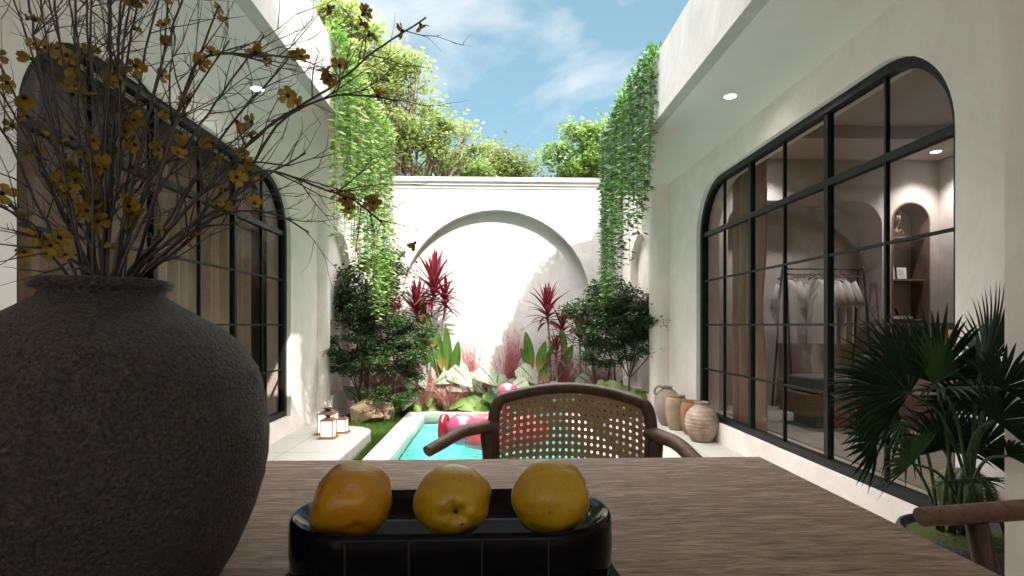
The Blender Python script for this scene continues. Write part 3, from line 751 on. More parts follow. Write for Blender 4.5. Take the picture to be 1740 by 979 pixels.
def branch(pix, label, group, r0=.0035, ntw=10, nfl=3, seed=0, r1=.0013):
    """pix: list of (px, py, depth) the stem passes; first point inside the vase mouth"""
    global BR
    rn = random.Random(seed + 100)
    b = thing('flowering_branch', label, 'branch', tuple(base + Vector((0, 0, .34))), group)
    off = base + Vector((0, 0, .34))
    pts = [at(q[0], q[1], q[2]*.86 if q[2] != D0 and not (len(q) > 3) else q[2]) - off for q in pix]
    bot = Vector(pts[0]) * .35; bot.z = -.0; pts = [bot] + pts
    pts = catmull(pts, 7)
    pts = [p + Vector((rn.gauss(0, .0006), rn.gauss(0, .0006), 0)) if i > 7 else p for i, p in enumerate(pts)]
    n = len(pts); g = MB(); g.tube(pts, [lerp(r0, r1, (i/(n-1))**.8) for i in range(n)], 6)
    tips = []
    def twig(p, d, L_, r, lvl):
        k = 4; q = [p]; dd = d.copy()
        for i in range(k):
            dd = (dd + Vector((rn.gauss(0, .16), rn.gauss(0, .16), rn.gauss(0, .14)+.03))).normalized(); q.append(q[-1] + dd*L_/k)
        g.tube(q, [lerp(r, r*.25, i/k) for i in range(k+1)], 4)
        tips.append((q[-1], dd)); 
        if lvl > 0:
            for i in range(1, k+1):
                if rn.random() < .75:
                    ax = Vector((rn.gauss(0, 1), rn.gauss(0, 1), rn.gauss(0, 1))).normalized()
                    nd = (dd + ax*.9).normalized(); twig(q[i], nd, L_*rn.uniform(.25, .5), r*.6, lvl-1)
    for _ in range(ntw):
        i = int(n*rn.uniform(.34, .97)); i = min(n-2, i)
        t = (pts[i+1]-pts[i-1]).normalized(); ax = Vector((rn.gauss(0, 1), rn.gauss(0, .6), rn.gauss(0, .8))).normalized()
        nd = (t*1.0 + ax*.75).normalized(); twig(pts[i], nd, rn.uniform(.05, .15), lerp(r0, r1, i/n)*.6, 1)
    g.build('stem', M['twig'], b, smooth=True)
    for _ in range(nfl):
        if rn.random() < .45: p, d = rn.choice(tips)
        else:
            i = int(n*rn.uniform(.35, .98)); i = min(n-1, i); p = pts[i]
        look = (Vector((0, 0, 1.1)) - off - p).normalized()
        nr = (look*.45 + Vector((rn.gauss(0, .7), rn.gauss(0, .5), rn.gauss(0, .7)+.2))).normalized()
        add_flower(b, p + nr*.004, nr, rn.choice((0, 0, 1, 2)))
        if rn.random() < .3:
            p2 = p + Vector((rn.gauss(0, .010), rn.gauss(0, .008), rn.gauss(0, .010))); add_flower(b, p2, (nr + Vector((rn.gauss(0, .5), 0, rn.gauss(0, .5)))).normalized(), 1)
    return b
D0 = VY
# the distinct outer branches, right side
branch([(215,470,D0),(285,390,.85),(370,300,.87),(455,215,.9),(560,150,.92),(640,85,.93),(725,30,.95)], 'longest flowering branch, reaching right up across the sky', None, .0036, 14, 6, 1)
branch([(225,470,D0),(300,400,.86),(400,330,.88),(470,215,.9),(560,165,.93),(640,165,.95),(672,172,.96)], 'flowering branch with one big blossom end against the green tree', None, .003, 12, 6, 2)
branch([(235,472,D0),(300,410,.85),(375,330,.87),(450,290,.88),(545,320,.9),(600,340,.92),(650,378,.93)], 'thin drooping branch that ends low in front of the vine curtain', None, .0028, 12, 5, 3)
branch([(240,472,D0),(330,390,.86),(400,360,.88),(470,365,.9),(525,395,.92)], 'thin branch ending low in front of the left window corner', None, .0024, 10, 4, 4)
branch([(225,470,D0),(262,340,.8),(300,200,.8),(345,100,.82),(450,95,.84),(520,100,.85)], 'arching branch that runs level under the left soffit', None, .003, 12, 6, 5)
gl_ = 'branches standing in the stone vase'
lab = 'bare brown branch with yellow blossoms rising from the stone vase'
tops = [(-60,60,.9),(-120,200,.8),(-40,330,.8),(10,-40,.9),(40,-60,.75),(60,-80,1.0),(85,-90,.8),(110,-70,.92),(135,-110,.75),(165,-90,.95),(175,-120,.85),(215,-120,.8),(240,-130,.9),(245,-90,.78),(262,-110,.84),(290,-70,.95),(330,-60,.82),(370,10,.9),(450,60,.86),(490,100,.95),(520,260,.86),(390,70,1.0),(-30,120,1.0),(-80,-20,.95),(430,210,1.0),(-90,110,.85),(150,-130,1.0),(300,-100,1.0),(60,-100,.95),(190,-90,.78)]
for i, (tx, ty, td) in enumerate(tops):
    rn = random.Random(i)
    s0 = (176 + (tx-176)*.13 + rn.uniform(-22, 22), 476 + rn.uniform(-3, 3), (D0 + rn.uniform(-.022, .022))/.86)
    s0 = (min(245, max(100, s0[0])), s0[1], s0[2])
    m1 = (lerp(s0[0], tx, .28) + rn.uniform(-10, 10), lerp(s0[1], ty, .33), lerp(D0/.86, td, .3))
    m2 = (lerp(s0[0], tx, .62) + rn.uniform(-16, 16), lerp(s0[1], ty, .68), lerp(D0/.86, td, .7))
    branch([s0, m1, m2, (tx, ty, td)], lab, gl_, rn.uniform(.0019, .0036), 8, rn.choice((3, 3, 4)), 30+i, .0012)

# ============================================================ tray and quinces
TX, TY = -.055, .755
tray = thing('serving_tray', 'glossy black stadium-shaped serving tray on the table holding three yellow quinces', 'tray', (TX, TY, TZ + .005))
g = MB(); hl, hwid = .218, .096
def stad(ins, n=30):
    r = hwid - ins; a = hl - hwid; p = []
    m = 26
    for i in range(m): p.append((lerp(-a, a, i/m), -r))
    for i in range(n): t = -90 + 180*i/n; p.append((a + r*math.cos(R(t)), r*math.sin(R(t))))
    for i in range(m): p.append((lerp(a, -a, i/m), r))
    for i in range(n): t = 90 + 180*i/n; p.append((-a + r*math.cos(R(t)), r*math.sin(R(t))))
    return p
pf = [(.006, .008), (.002, .014), (.0, .045), (.001, .080), (.003, .086), (.006, .088), (.010, .0865), (.03, .066), (.044, .056), (.05, .0545)]
outer = []; n = len(stad(0)); vs = []
for ins, z in pf: vs += [(x, y, z) for x, y in stad(ins)]
vs.append((0, 0, .054)); vs.append((0, 0, .008))
fs = [(i*n+k, i*n+(k+1)%n, (i+1)*n+(k+1)%n, (i+1)*n+k) for i in range(len(pf)-1) for k in range(n)]
L0 = (len(pf)-1)*n
fs += [(L0+k, L0+(k+1)%n, len(pf)*n) for k in range(n)] + [((k+1)%n, k, len(pf)*n+1) for k in range(n)]
g.add(vs, fs); o = g.build('bowl', M['gloss_black'], tray); smooth_angle(o, 50)
for x in (-.122, -.046, .0415, .122):
    for sy in (-1, 1):
        g = MB(); g.box((x-.0011, sy*(hwid+.0002)-.0004, .012), (x+.0011, sy*(hwid+.0002)+.0004, .079)); g.build('seam', M['black'], tray)
g = MB(); g.prism(stad(.046), .0552, .0562); g.build('inner_floor', M['satin_black'], tray); g = MB()
g.prism([(-.232, -.11), (.232, -.11), (.215, .08), (-.215, .08)], -.0045, .0075); g.build('black_plate', M['gloss_black'], tray, bevel=.003)  # thin black slab under the bowl, a little wider than it

def quince_mat(name, c1, c2, c3, scale):
    m = mat(name, c1, .33, c2=c2, vscale=11, spec=.5, bump=.22, bscale=55, coat=.2)
    t = m.node_tree; b = t.nodes['Principled BSDF']; src = b.inputs['Base Color'].links[0].from_socket
    tcn = t.nodes.new('ShaderNodeTexCoord'); n = t.nodes.new('ShaderNodeTexNoise'); n.inputs['Scale'].default_value = scale; n.inputs['Detail'].default_value = 3
    r = t.nodes.new('ShaderNodeValToRGB'); r.color_ramp.elements[0].position = .69; r.color_ramp.elements[1].position = .73
    mxx = t.nodes.new('ShaderNodeMix'); mxx.data_type = 'RGBA'
    t.links.new(tcn.outputs['Object'], n.inputs['Vector']); t.links.new(n.outputs['Fac'], r.inputs['Fac']); t.links.new(r.outputs['Color'], mxx.inputs[0]); t.links.new(src, mxx.inputs[6]); mxx.inputs[7].default_value = (*c3, 1)
    t.links.new(mxx.outputs[2], b.inputs['Base Color'])
    b.inputs['Subsurface Weight'].default_value = .05; b.inputs['Subsurface Radius'].default_value = (.01, .006, .002); b.inputs['Subsurface Scale'].default_value = .4
    return m
def quince(label, px, w_, h_, axis, c1, c2, seed, lumps, dim=.0):
    Y = TY - .012; p = at(px, 849, Y); p.z = TZ + .0635 + h_/2 - .002
    q = thing('quince', label, 'quince', tuple(p))
    ax = Vector(axis).normalized(); rn = random.Random(seed); g = MB(); nl, nn = 48, 72
    rot = ax.to_track_quat('Z', 'Y').to_matrix()
    vs = []
    lo = [(Vector(l[:3]).normalized(), l[3], l[4]) for l in lumps]
    for i in range(nl+1):
        th = PI*i/nl
        for k in range(nn):
            d = Vector((math.sin(th)*math.cos(2*PI*k/nn), math.sin(th)*math.sin(2*PI*k/nn), math.cos(th)))
            r = 1 + .085*noise.noise(d*1.5+Vector((seed, 0, 0))) + .018*noise.noise(d*4+Vector((seed, 5, 0)))
            r += .028*math.cos(5*2*PI*k/nn)*math.exp(-((th)/.7)**2) * math.sin(min(1, th*3)*PI/2)
            r -= .30*math.exp(-(th/.24)**2); r -= .12*math.exp(-((PI-th)/.22)**2)
            wd = rot @ d
            for l, a, s_ in lo: r += a*math.exp(-((wd-l).length/s_)**2)
            v = wd*r; vs.append(Vector((v.x*w_/2, v.y*w_/2, max(-h_/2+.0015, v.z*h_/2))))
    g.add(vs, [(i*nn+k, i*nn+(k+1)%nn, (i+1)*nn+(k+1)%nn, (i+1)*nn+k) for i in range(nl) for k in range(nn)])
    g.build('skin', quince_mat('quince skin', c1, c2, (.16, .08, .02), 120 + seed*6), q, smooth=True)
    g = MB(); 
    for k in range(6):
        a = 2*PI*k/6; d = rot @ Vector((math.cos(a)*.5, math.sin(a)*.5, 1)).normalized(); c = rot @ Vector((0, 0, 1)); c = Vector((c.x*w_/2, c.y*w_/2, c.z*h_/2))*.68
        g.tube([c, c + d*.006], [.0016, .0006], 4)
    g.build('calyx', M['eye'], q)
    return q
quince('lumpy orange-yellow quince with a deep crease, left one in the black tray', 601, .106, .098, (-.3, .8, .5), (.66, .33, .012), (.48, .21, .008), 3, [(-1, -.3, -.55, .16, .42), (.1, -.6, .85, .08, .5), (-.45, -.8, .15, .10, .40), (-.1, -.72, .50, -.10, .14), (.15,-.74,.44,-.10,.13), (-.35,-.72,.55,-.07,.13), (-.8,-.3,.3,-.06,.3)])
quince('yellow quince with its dark blossom-end hollow facing the camera, middle of the tray', 770, .103, .094, (.16, -1, -.06), (.62, .40, .015), (.45, .26, .01), 5, [(0, 0, 1, .05, .6)])
quince('smooth yellow quince with its stubby stem end pointing right in the tray', 936, .105, .099, (.95, -.1, .45), (.64, .41, .018), (.48, .28, .01), 8, [(-.4, -.4, .8, .04, .5), (1, 0, .5, .16, .22)])

# ============================================================ palm in a pot
PB = Vector((1.775, 1.99, 0))
palm = thing('potted_fan_palm', 'dark green fan palm in a speckled grey pot beside the right window', 'potted plant', tuple(PB))
g = MB(); g.lathe([(.13, 0), (.16, .01), (.20, .08), (.225, .18), (.23, .26), (.222, .31), (.215, .325), (.205, .325), (.20, .30), (0, .285)], n=56); g.build('pot', M['pot'], palm, smooth=True)
g = MB(); g.lathe([(.199, .296), (.17, .306), (.10, .315), (0, .318)], n=40, fn=lambda p: p + Vector((0, 0, .006*noise.noise(p*40)))); g.build('moss', M['moss'], palm, smooth=True)
def fan(hub, ax, nrm, Rr, spread, n, droop, m, seed, wseg=.02):
    rn = random.Random(seed); ax = Vector(ax).normalized(); nrm = Vector(nrm); nrm = (nrm - ax*nrm.dot(ax)).normalized(); sd = ax.cross(nrm)
    g = MB(); hub = Vector(hub)
    for k in range(n):
        a = R(lerp(-spread, spread, k/(n-1))) + rn.gauss(0, .015); d = ax*math.cos(a) + sd*math.sin(a); L_ = Rr*(.72 + .28*math.cos(a*.6))*rn.uniform(.93, 1.05)
        acr = d.cross(nrm).normalized(); vs = []; m_ = 7; dr = droop*rn.uniform(.6, 1.5)
        half = min(wseg, 2*Rr*.55*math.sin(R(spread)/(n-1))*.98)/2
        for i in range(m_+1):
            t = i/m_; w_ = half*(min(1, t*1.9+.05) if t < .55 else max(0.0, (1-t)/.45)**.75)
            w_ = max(w_, .0004)
            p = hub + d*L_*t + nrm*(.04*Rr*math.sin(t*PI)) + Vector((0, 0, -1))*L_*dr*max(0, t-.35)**2
            vs += [p - acr*w_ , p + nrm*w_*.55, p + acr*w_]
        g.add(vs, [(i*3+q, i*3+q+1, i*3+q+4, i*3+q+3) for i in range(m_) for q in (0, 1)])
    return g
fans = [ # px, py, depth, axis(img right, toward, up), normal, radius, spread, n, droop, lit
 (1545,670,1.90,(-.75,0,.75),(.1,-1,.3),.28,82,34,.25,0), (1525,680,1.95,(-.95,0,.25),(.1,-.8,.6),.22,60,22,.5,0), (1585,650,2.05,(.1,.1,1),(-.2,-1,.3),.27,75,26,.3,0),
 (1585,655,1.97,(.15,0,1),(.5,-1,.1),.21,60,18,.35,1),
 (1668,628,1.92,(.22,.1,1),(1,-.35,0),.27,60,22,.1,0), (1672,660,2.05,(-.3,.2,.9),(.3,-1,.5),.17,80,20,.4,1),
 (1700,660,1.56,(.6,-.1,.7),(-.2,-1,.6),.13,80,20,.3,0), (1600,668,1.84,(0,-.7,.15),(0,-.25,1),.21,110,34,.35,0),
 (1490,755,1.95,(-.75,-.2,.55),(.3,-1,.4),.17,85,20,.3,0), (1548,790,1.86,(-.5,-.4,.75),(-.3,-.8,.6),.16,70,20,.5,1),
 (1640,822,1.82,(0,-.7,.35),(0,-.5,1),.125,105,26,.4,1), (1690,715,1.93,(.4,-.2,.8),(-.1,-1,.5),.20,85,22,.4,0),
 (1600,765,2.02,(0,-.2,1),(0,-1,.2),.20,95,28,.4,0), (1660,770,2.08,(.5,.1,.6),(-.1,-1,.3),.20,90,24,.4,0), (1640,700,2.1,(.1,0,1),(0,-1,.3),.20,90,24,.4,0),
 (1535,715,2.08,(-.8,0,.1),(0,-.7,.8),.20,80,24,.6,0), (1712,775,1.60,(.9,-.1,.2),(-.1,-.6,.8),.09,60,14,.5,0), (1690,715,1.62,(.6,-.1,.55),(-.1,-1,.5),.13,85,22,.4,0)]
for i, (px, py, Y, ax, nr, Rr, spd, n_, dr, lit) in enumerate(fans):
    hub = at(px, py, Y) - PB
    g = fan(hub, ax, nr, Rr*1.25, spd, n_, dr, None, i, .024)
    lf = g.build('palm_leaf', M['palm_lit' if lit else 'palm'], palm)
    rn = random.Random(i); b0 = Vector((rn.uniform(-.09, .09), rn.uniform(-.08, .08), .31))
    d = hub - b0; pts = catmull([b0, b0 + Vector((d.x*.18, d.y*.18, d.z*.45)), b0 + Vector((d.x*.55, d.y*.55, d.z*.85)), hub + Vector(ax).normalized()*.01], 5)
    g = MB(); g.tube(pts, [lerp(.0075, .0042, k/(len(pts)-1)) for k in range(len(pts))], 6); g.build('leaf_stalk', M['palm_stem'], palm, smooth=True)
# round cactus behind the palm
def cactus(label, c, r, seed):
    q = thing('round_cactus', label, 'cactus', (c[0], c[1], 0))
    g = MB(); g.lathe([(.07, 0), (.09, .02), (.105, .2), (.10, c[2]-r*.7), (.09, c[2]-r*.75), (0, c[2]-r*.8)], n=32); g.build('pot', M['pot'], q, smooth=True)
    g = MB(); nl, nn = 20, 90
    def rr(th, ph): return r*(1 + .06*math.cos(15*ph)*math.sin(th))
    vs = []
    for i in range(nl+1):
        th = PI*i/nl
        for k in range(nn):
            ph = 2*PI*k/nn; q_ = rr(th, ph); vs.append((q_*math.sin(th)*math.cos(ph), q_*math.sin(th)*math.sin(ph), c[2] + q_*.95*math.cos(th)))
    g.add(vs, [(i*nn+k, i*nn+(k+1)%nn, (i+1)*nn+(k+1)%nn, (i+1)*nn+k) for i in range(nl) for k in range(nn)]); g.build('body', M['cactus'], q, smooth=True)
    g = MB(); rn = random.Random(seed)
    for k in range(15):
        for i in range(3, 17):
            th = PI*i/nl + .05; ph = 2*PI*k/15; q_ = rr(th, ph); p = Vector((q_*math.sin(th)*math.cos(ph), q_*math.sin(th)*math.sin(ph), c[2]+q_*.95*math.cos(th)))
            d = Vector((math.sin(th)*math.cos(ph), math.sin(th)*math.sin(ph), math.cos(th)))
            for _ in range(4):
                dd = (d + Vector((rn.gauss(0, .7), rn.gauss(0, .7), rn.gauss(0, .7)))).normalized(); g.tube([p, p+dd*.013], [.0009, .0003], 3, cap=False)
    g.build('spines', M['spine'], q)
cactus('ribbed round cactus with pale spines behind the palm stalks', (1.985, 2.24, .40), .10, 1)
# ============================================================ planting
def blade(g, p, d, up, L_, wmax, droop, n=8, fold=.25, shape='strap', curl=0.0, twist=0.0):
    """one leaf: p base, d direction, up = leaf face normal, bends down by droop"""
    d = Vector(d).normalized(); up = Vector(up); up = (up - d*up.dot(d)).normalized(); side = d.cross(up)
    vs = []; uv = []; q = Vector(p); dd = d.copy(); uu = up.copy()
    for i in range(n+1):
        t = i/n
        if shape == 'strap': w_ = wmax*(.45 + .55*min(1, t*3))*max(0.02, (1-t)**.65)*1.15
        elif shape == 'oval': w_ = wmax*max(.05, math.sin(PI*(t*.93+.05)))**.75
        elif shape == 'heart': w_ = wmax*((max(0, 1-(t-.22)/.78))**.78 if t > .22 else (.70+.30*t/.22)); 
        else: w_ = wmax*math.sin(PI*t)
        vs += [q - side*w_ + uu*w_*fold, q.copy(), q + side*w_ + uu*w_*fold]; uv += [(t, -1), (t, 0), (t, 1)]
        q = q + dd*(L_/n)
        dd = (dd + Vector((0, 0, -1))*droop/n + uu*curl/n).normalized(); uu = side.cross(dd).normalized()
        if uu.dot(up) < 0 and droop < 2: uu = -uu
    g.add(vs, [(i*3+k, i*3+k+1, i*3+k+4, i*3+k+3) for i in range(n) for k in (0, 1)], uv)

def leafquad(g, p, d, nrm, L_, w_):
    d = d.normalized(); s = d.cross(nrm)
    if s.length < 1e-4: s = d.orthogonal()
    s.normalize(); nn = s.cross(d)
    g.add([p, p + d*L_*.45 - s*w_ + nn*w_*.2, p + d*L_, p + d*L_*.45 + s*w_ + nn*w_*.2], [(0, 1, 2, 3)])

def make_tree(name, label, cat, root, clumps, trunk_h, r_tr, leaf_n, leaf_L, leaf_W, mleaf, mbark, seed, group=None, ntr=1, spread=.1, flat=.5, csize=.16, subn=10, fill=.5):
    """clumps: ellipsoids (cx,cy,cz,rx,ry,rz) in world; foliage gathers in small layered clumps inside them"""
    rn = random.Random(seed); root = Vector(root); t = thing(name, label, cat, tuple(root), group)
    gt = MB(); gl2 = MB(); forks = []
    for k in range(ntr):
        a = rn.uniform(0, 6.28); b = Vector((math.cos(a), math.sin(a), 0))*r_tr*1.2*(k > 0)
        tp = Vector((rn.gauss(0, spread), rn.gauss(0, spread), trunk_h*rn.uniform(.75, 1.1)))
        mid = (b+tp)*.5 + Vector((rn.gauss(0, .04*trunk_h), rn.gauss(0, .04*trunk_h), 0))
        pts = catmull([b, mid, tp], 5); gt.tube(pts, [lerp(r_tr, r_tr*.6, i/(len(pts)-1)) for i in range(len(pts))], 8); forks.append(tp)
    tot = sum(c[3]*c[4]*c[5] for c in clumps)
    for c in clumps:
        C = Vector(c[:3]) - root; rx, ry, rz = c[3:6]; share = c[3]*c[4]*c[5]/tot
        nb = max(2, int(subn*len(clumps)*share))
        f = min(forks, key=lambda q: (q-C).length)
        m = f.lerp(C, .5) + Vector((rn.gauss(0, .12*rx), rn.gauss(0, .12*rx), -.1*rz))
        pts = catmull([f, m, C], 5); gt.tube(pts, [lerp(r_tr*.42, r_tr*.18, i/(len(pts)-1)) for i in range(len(pts))], 6)
        for _ in range(nb):
            while True:
                v = Vector((rn.uniform(-1, 1), rn.uniform(-1, 1), rn.uniform(-1, 1)))
                if .35 < v.length < 1: break
            v = v.normalized()*v.length**fill
            e = C + Vector((v.x*rx, v.y*ry, v.z*rz)); st = pts[rn.randint(2, len(pts)-1)]
            mm = st.lerp(e, .55) + Vector((rn.gauss(0, .1*rx), rn.gauss(0, .1*rx), rn.gauss(0, .06*rz)))
            q = catmull([st, mm, e], 4); gt.tube(q, [lerp(r_tr*.13, r_tr*.04, i/(len(q)-1)) for i in range(len(q))], 4, cap=False)
            cs = csize*rn.uniform(.6, 1.35); nl = int(leaf_n*share/nb*rn.uniform(.6, 1.4)); tilt = Vector((rn.gauss(0, .25), rn.gauss(0, .25), 1)).normalized()
            for _ in range(nl):
                o = Vector((rn.gauss(0, 1), rn.gauss(0, 1), rn.gauss(0, 1)*flat))*cs*.55
                o -= tilt*o.dot(tilt)*0; p = e + o
                d = Vector((o.x + rn.gauss(0, .5)*cs, o.y + rn.gauss(0, .5)*cs, rn.gauss(0, .35)*cs - .1*cs)); s_ = rn.uniform(.65, 1.25)
                leafquad(gl2, p, d if d.length > 1e-4 else Vector((1, 0, 0)), (tilt + Vector((rn.gauss(0, .5), rn.gauss(0, .5), rn.gauss(0, .4)))).normalized(), leaf_L*s_, leaf_W*s_)
    gt.build('trunk', M[mbark], t, smooth=True); gl2.build('crown', M[mleaf], t)
    return t
def ell(px, py, Y, rpx, rpy, dy=None):
    p = at(px, py, Y); k = Y/930; return (p.x, Y, p.z, rpx*k, (dy if dy else rpx*k*.8), rpy*k)

GZ = -.15
# small dark trees at both sides
Y = 6.95
make_tree('clipped_tree', 'bushy small-leaved tree with spreading tiers behind the sandstone rock', 'small tree', (at(626, 690, 7.0).x, 7.0, GZ),
  [ell(590,590,6.75,38,30), ell(645,560,6.9,52,34), ell(690,575,7.0,42,28), ell(610,620,6.8,48,18), ell(670,615,6.8,48,20), ell(575,610,6.6,26,14), ell(620,540,7.1,40,26), ell(665,668,6.75,38,12), ell(715,640,6.8,26,10), ell(700,600,6.9,30,18)],
  .42, .022, 24000, .036, .0115, 'dark_leaf', 'bark', 3, ntr=4, spread=.13, flat=.45, csize=.10, subn=16)
make_tree('clipped_tree', 'dark broader-leaved tree standing behind the tiered one and under the left vines', 'small tree', (at(612, 640, 7.4).x, 7.45, GZ),
  [ell(600,480,7.3,28,32), ell(618,510,7.3,38,24), ell(640,460,7.45,34,26), ell(655,500,7.4,26,26), ell(688,455,7.35,16,7), ell(665,440,7.5,20,22), ell(590,520,7.3,20,16)],
  .9, .022, 5200, .052, .017, 'dark_leaf', 'bark', 4, ntr=3, spread=.1, flat=.8, csize=.11, subn=12)
make_tree('clipped_tree', 'wide dark airy tree with twin trunks in front of the right garden wall', 'small tree', (at(1062, 690, 7.0).x, 7.0, GZ),
  [ell(1040,560,6.9,50,32), ell(1085,545,6.8,42,32), ell(1060,515,7.0,46,24), ell(1015,535,7.0,34,26), ell(1110,555,6.7,32,20), ell(1085,590,6.8,40,20), ell(1030,600,6.9,42,20), ell(1050,498,7.05,26,14), ell(985,522,7.0,20,10), ell(1125,575,6.7,16,12), ell(1000,570,6.95,28,16), ell(1105,520,6.9,22,14)],
  .55, .02, 20000, .037, .0115, 'dark_leaf', 'bark', 5, ntr=3, spread=.16, flat=.5, csize=.11, subn=14)
make_tree('clipped_tree', 'low dark leafy tree crown standing left of the wide dark tree', 'small tree', (at(1035, 690, 7.4).x, 7.4, GZ),
  [ell(1035,505,7.3,34,22), ell(990,530,7.3,28,14), ell(1050,480,7.4,20,14), ell(1010,560,7.3,26,18)],
  .8, .018, 3200, .050, .016, 'dark_leaf', 'bark', 6, ntr=2, spread=.1, flat=.8, csize=.10, subn=12)

# tall trees beyond the garden walls
make_tree('tall_tree', 'tall spreading light green tree beyond the back wall at left', 'tree', (at(690, 553, 12.5).x, 12.5, GZ),
  [ell(575,60,12,45,50), ell(620,90,12,55,50), ell(600,150,12.2,60,50), ell(655,150,12.5,55,45), ell(700,140,12.5,25,28), ell(690,200,12.5,60,45), ell(740,215,12.5,45,38), ell(640,230,12.3,60,45), ell(760,255,12.6,40,34), ell(700,265,12.6,60,30), ell(800,215,12.8,16,14), ell(610,40,12,40,25), ell(550,30,11.8,35,30), ell(680,105,12.3,28,20), ell(805,245,12.7,22,18), ell(620,280,12.4,50,26), ell(540,100,12,50,60)],
  3.4, .17, 16000, .105, .041, 'bright_leaf', 'bark_pale', 8, ntr=1, spread=.2, flat=.7, csize=.25, subn=15, fill=.45)
make_tree('tall_tree', 'small hazy olive green tree beyond the middle of the back wall', 'tree', (at(850, 553, 19).x, 19, GZ),
  [ell(835,268,19,26,24), ell(865,275,19,32,26), ell(850,295,19,55,16), ell(900,295,19,26,12), ell(812,290,19,24,18)],
  3.6, .13, 4200, .13, .045, 'olive_leaf', 'bark_pale', 9, flat=.8, csize=.38, subn=12, ntr=2, spread=.4)
make_tree('tall_tree', 'round light green tree beyond the back wall beside the right vines', 'tree', (at(985, 553, 14).x, 14, GZ),
  [ell(985,240,14,28,26), ell(1005,265,14,34,32), ell(960,275,14,34,24), ell(1030,245,14.2,34,34), ell(990,290,14,52,20), ell(1045,290,14,40,26)],
  3.0, .12, 6500, .12, .043, 'mid_leaf', 'bark_pale', 10, flat=.8, csize=.32, subn=12, ntr=2, spread=.3)
make_tree('tall_tree', 'low green tree top between the big left tree and the olive one', 'tree', (at(790, 553, 16).x, 16, GZ),
  [ell(785,288,16,34,18), ell(760,280,16,30,22), ell(815,295,16,26,12)],
  3.2, .11, 2600, .12, .043, 'mid_leaf', 'bark_pale', 12, flat=.8, csize=.3, subn=10)

# ---- hanging vines
def vines(s, XP, label, n, Ya, Yb, mleaf, seed, zfun):
    v = thing('hanging_vine', label, 'vine', (s*XP, (Ya+Yb)/2, 3.33)); rn = random.Random(seed); o = Vector((s*XP, (Ya+Yb)/2, 3.33))
    for k in range(n):
        f = (k + rn.uniform(-.4, .4))/(n-1); y = lerp(Ya, Yb, min(1, max(0, f))); cen = Vector((s*1.91 if s > 0 else s*1.96, 6.5, 0))
        x = s*(XP - rn.uniform(.012, .085))
        if y > 6.5:
            rc = (1.91 if s > 0 else 1.96) - XP + .03; a = (y-6.5)/rc*1.0; x = s*((1.91 if s > 0 else 1.96) - rc*math.cos(a)); y = 6.5 + rc*math.sin(a)
        zb_ = zfun(min(1, max(0, f))) + rn.gauss(0, .19); zb_ = max(.55, zb_)
        g = MB(); xi = x + s*rn.uniform(.06, .2)
        pts = [Vector((xi, y + rn.gauss(0, .05), 3.33)), Vector((x + s*.01, y, 3.37 + rn.uniform(0, .05))), Vector((x, y, 3.22))]
        z = 3.2; sw = rn.uniform(0, 6); dxv = rn.gauss(0, .012); dyv = rn.gauss(0, .02)
        while z > zb_:
            z -= .11; pts.append(Vector((x + dxv*(3.2-z) + .008*math.sin(z*5+sw), y + dyv*(3.2-z) + .012*math.cos(z*4+sw), z)))
        pts = [p - o for p in pts]; g.tube(pts, [.0022]*(len(pts)-1) + [.001], 4, cap=False)
        sb = g.build('vine_strand', M['vstem'], v); g = MB(); pts2 = catmull(pts, 2)
        acc = 0; ph = rn.uniform(0, 6)
        for i in range(1, len(pts2)):
            seg = pts2[i]-pts2[i-1]; L_ = seg.length; acc += L_; m_ = max(1, int(L_/.0155))
            den = .95 if z < 9 else .6
            for j in range(m_):
                p = pts2[i-1] + seg*(j/m_); ph += 2.4
                if rn.random() > den: continue
                d = Vector((math.cos(ph), math.sin(ph), rn.uniform(-.55, .25))); s_ = rn.uniform(.5, 1.35)
                if p.z > -.06: d.z += .7; s_ *= 1.1
                leafquad(g, p, d, (Vector((-s*.2, -.3, 1)) + Vector((rn.gauss(0, .4), rn.gauss(0, .4), 0))).normalized(), .066*s_, .0155*s_)
        g.build('vine_leaves', M[mleaf if rn.random() < .7 else ('bright_leaf' if s < 0 else 'vine')], sb)
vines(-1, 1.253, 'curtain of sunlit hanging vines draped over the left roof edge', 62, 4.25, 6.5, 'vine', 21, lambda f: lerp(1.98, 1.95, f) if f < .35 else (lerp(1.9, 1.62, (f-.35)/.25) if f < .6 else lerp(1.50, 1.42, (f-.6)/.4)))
vines(1, 1.34, 'curtain of shaded hanging vines draped over the right roof edge', 62, 4.42, 7.0, 'vine_shaded', 22, lambda f: lerp(2.05, 1.95, f) if f < .4 else (lerp(1.9, 1.7, (f-.4)/.2) if f < .6 else lerp(1.62, 1.42, (f-.6)/.4)))

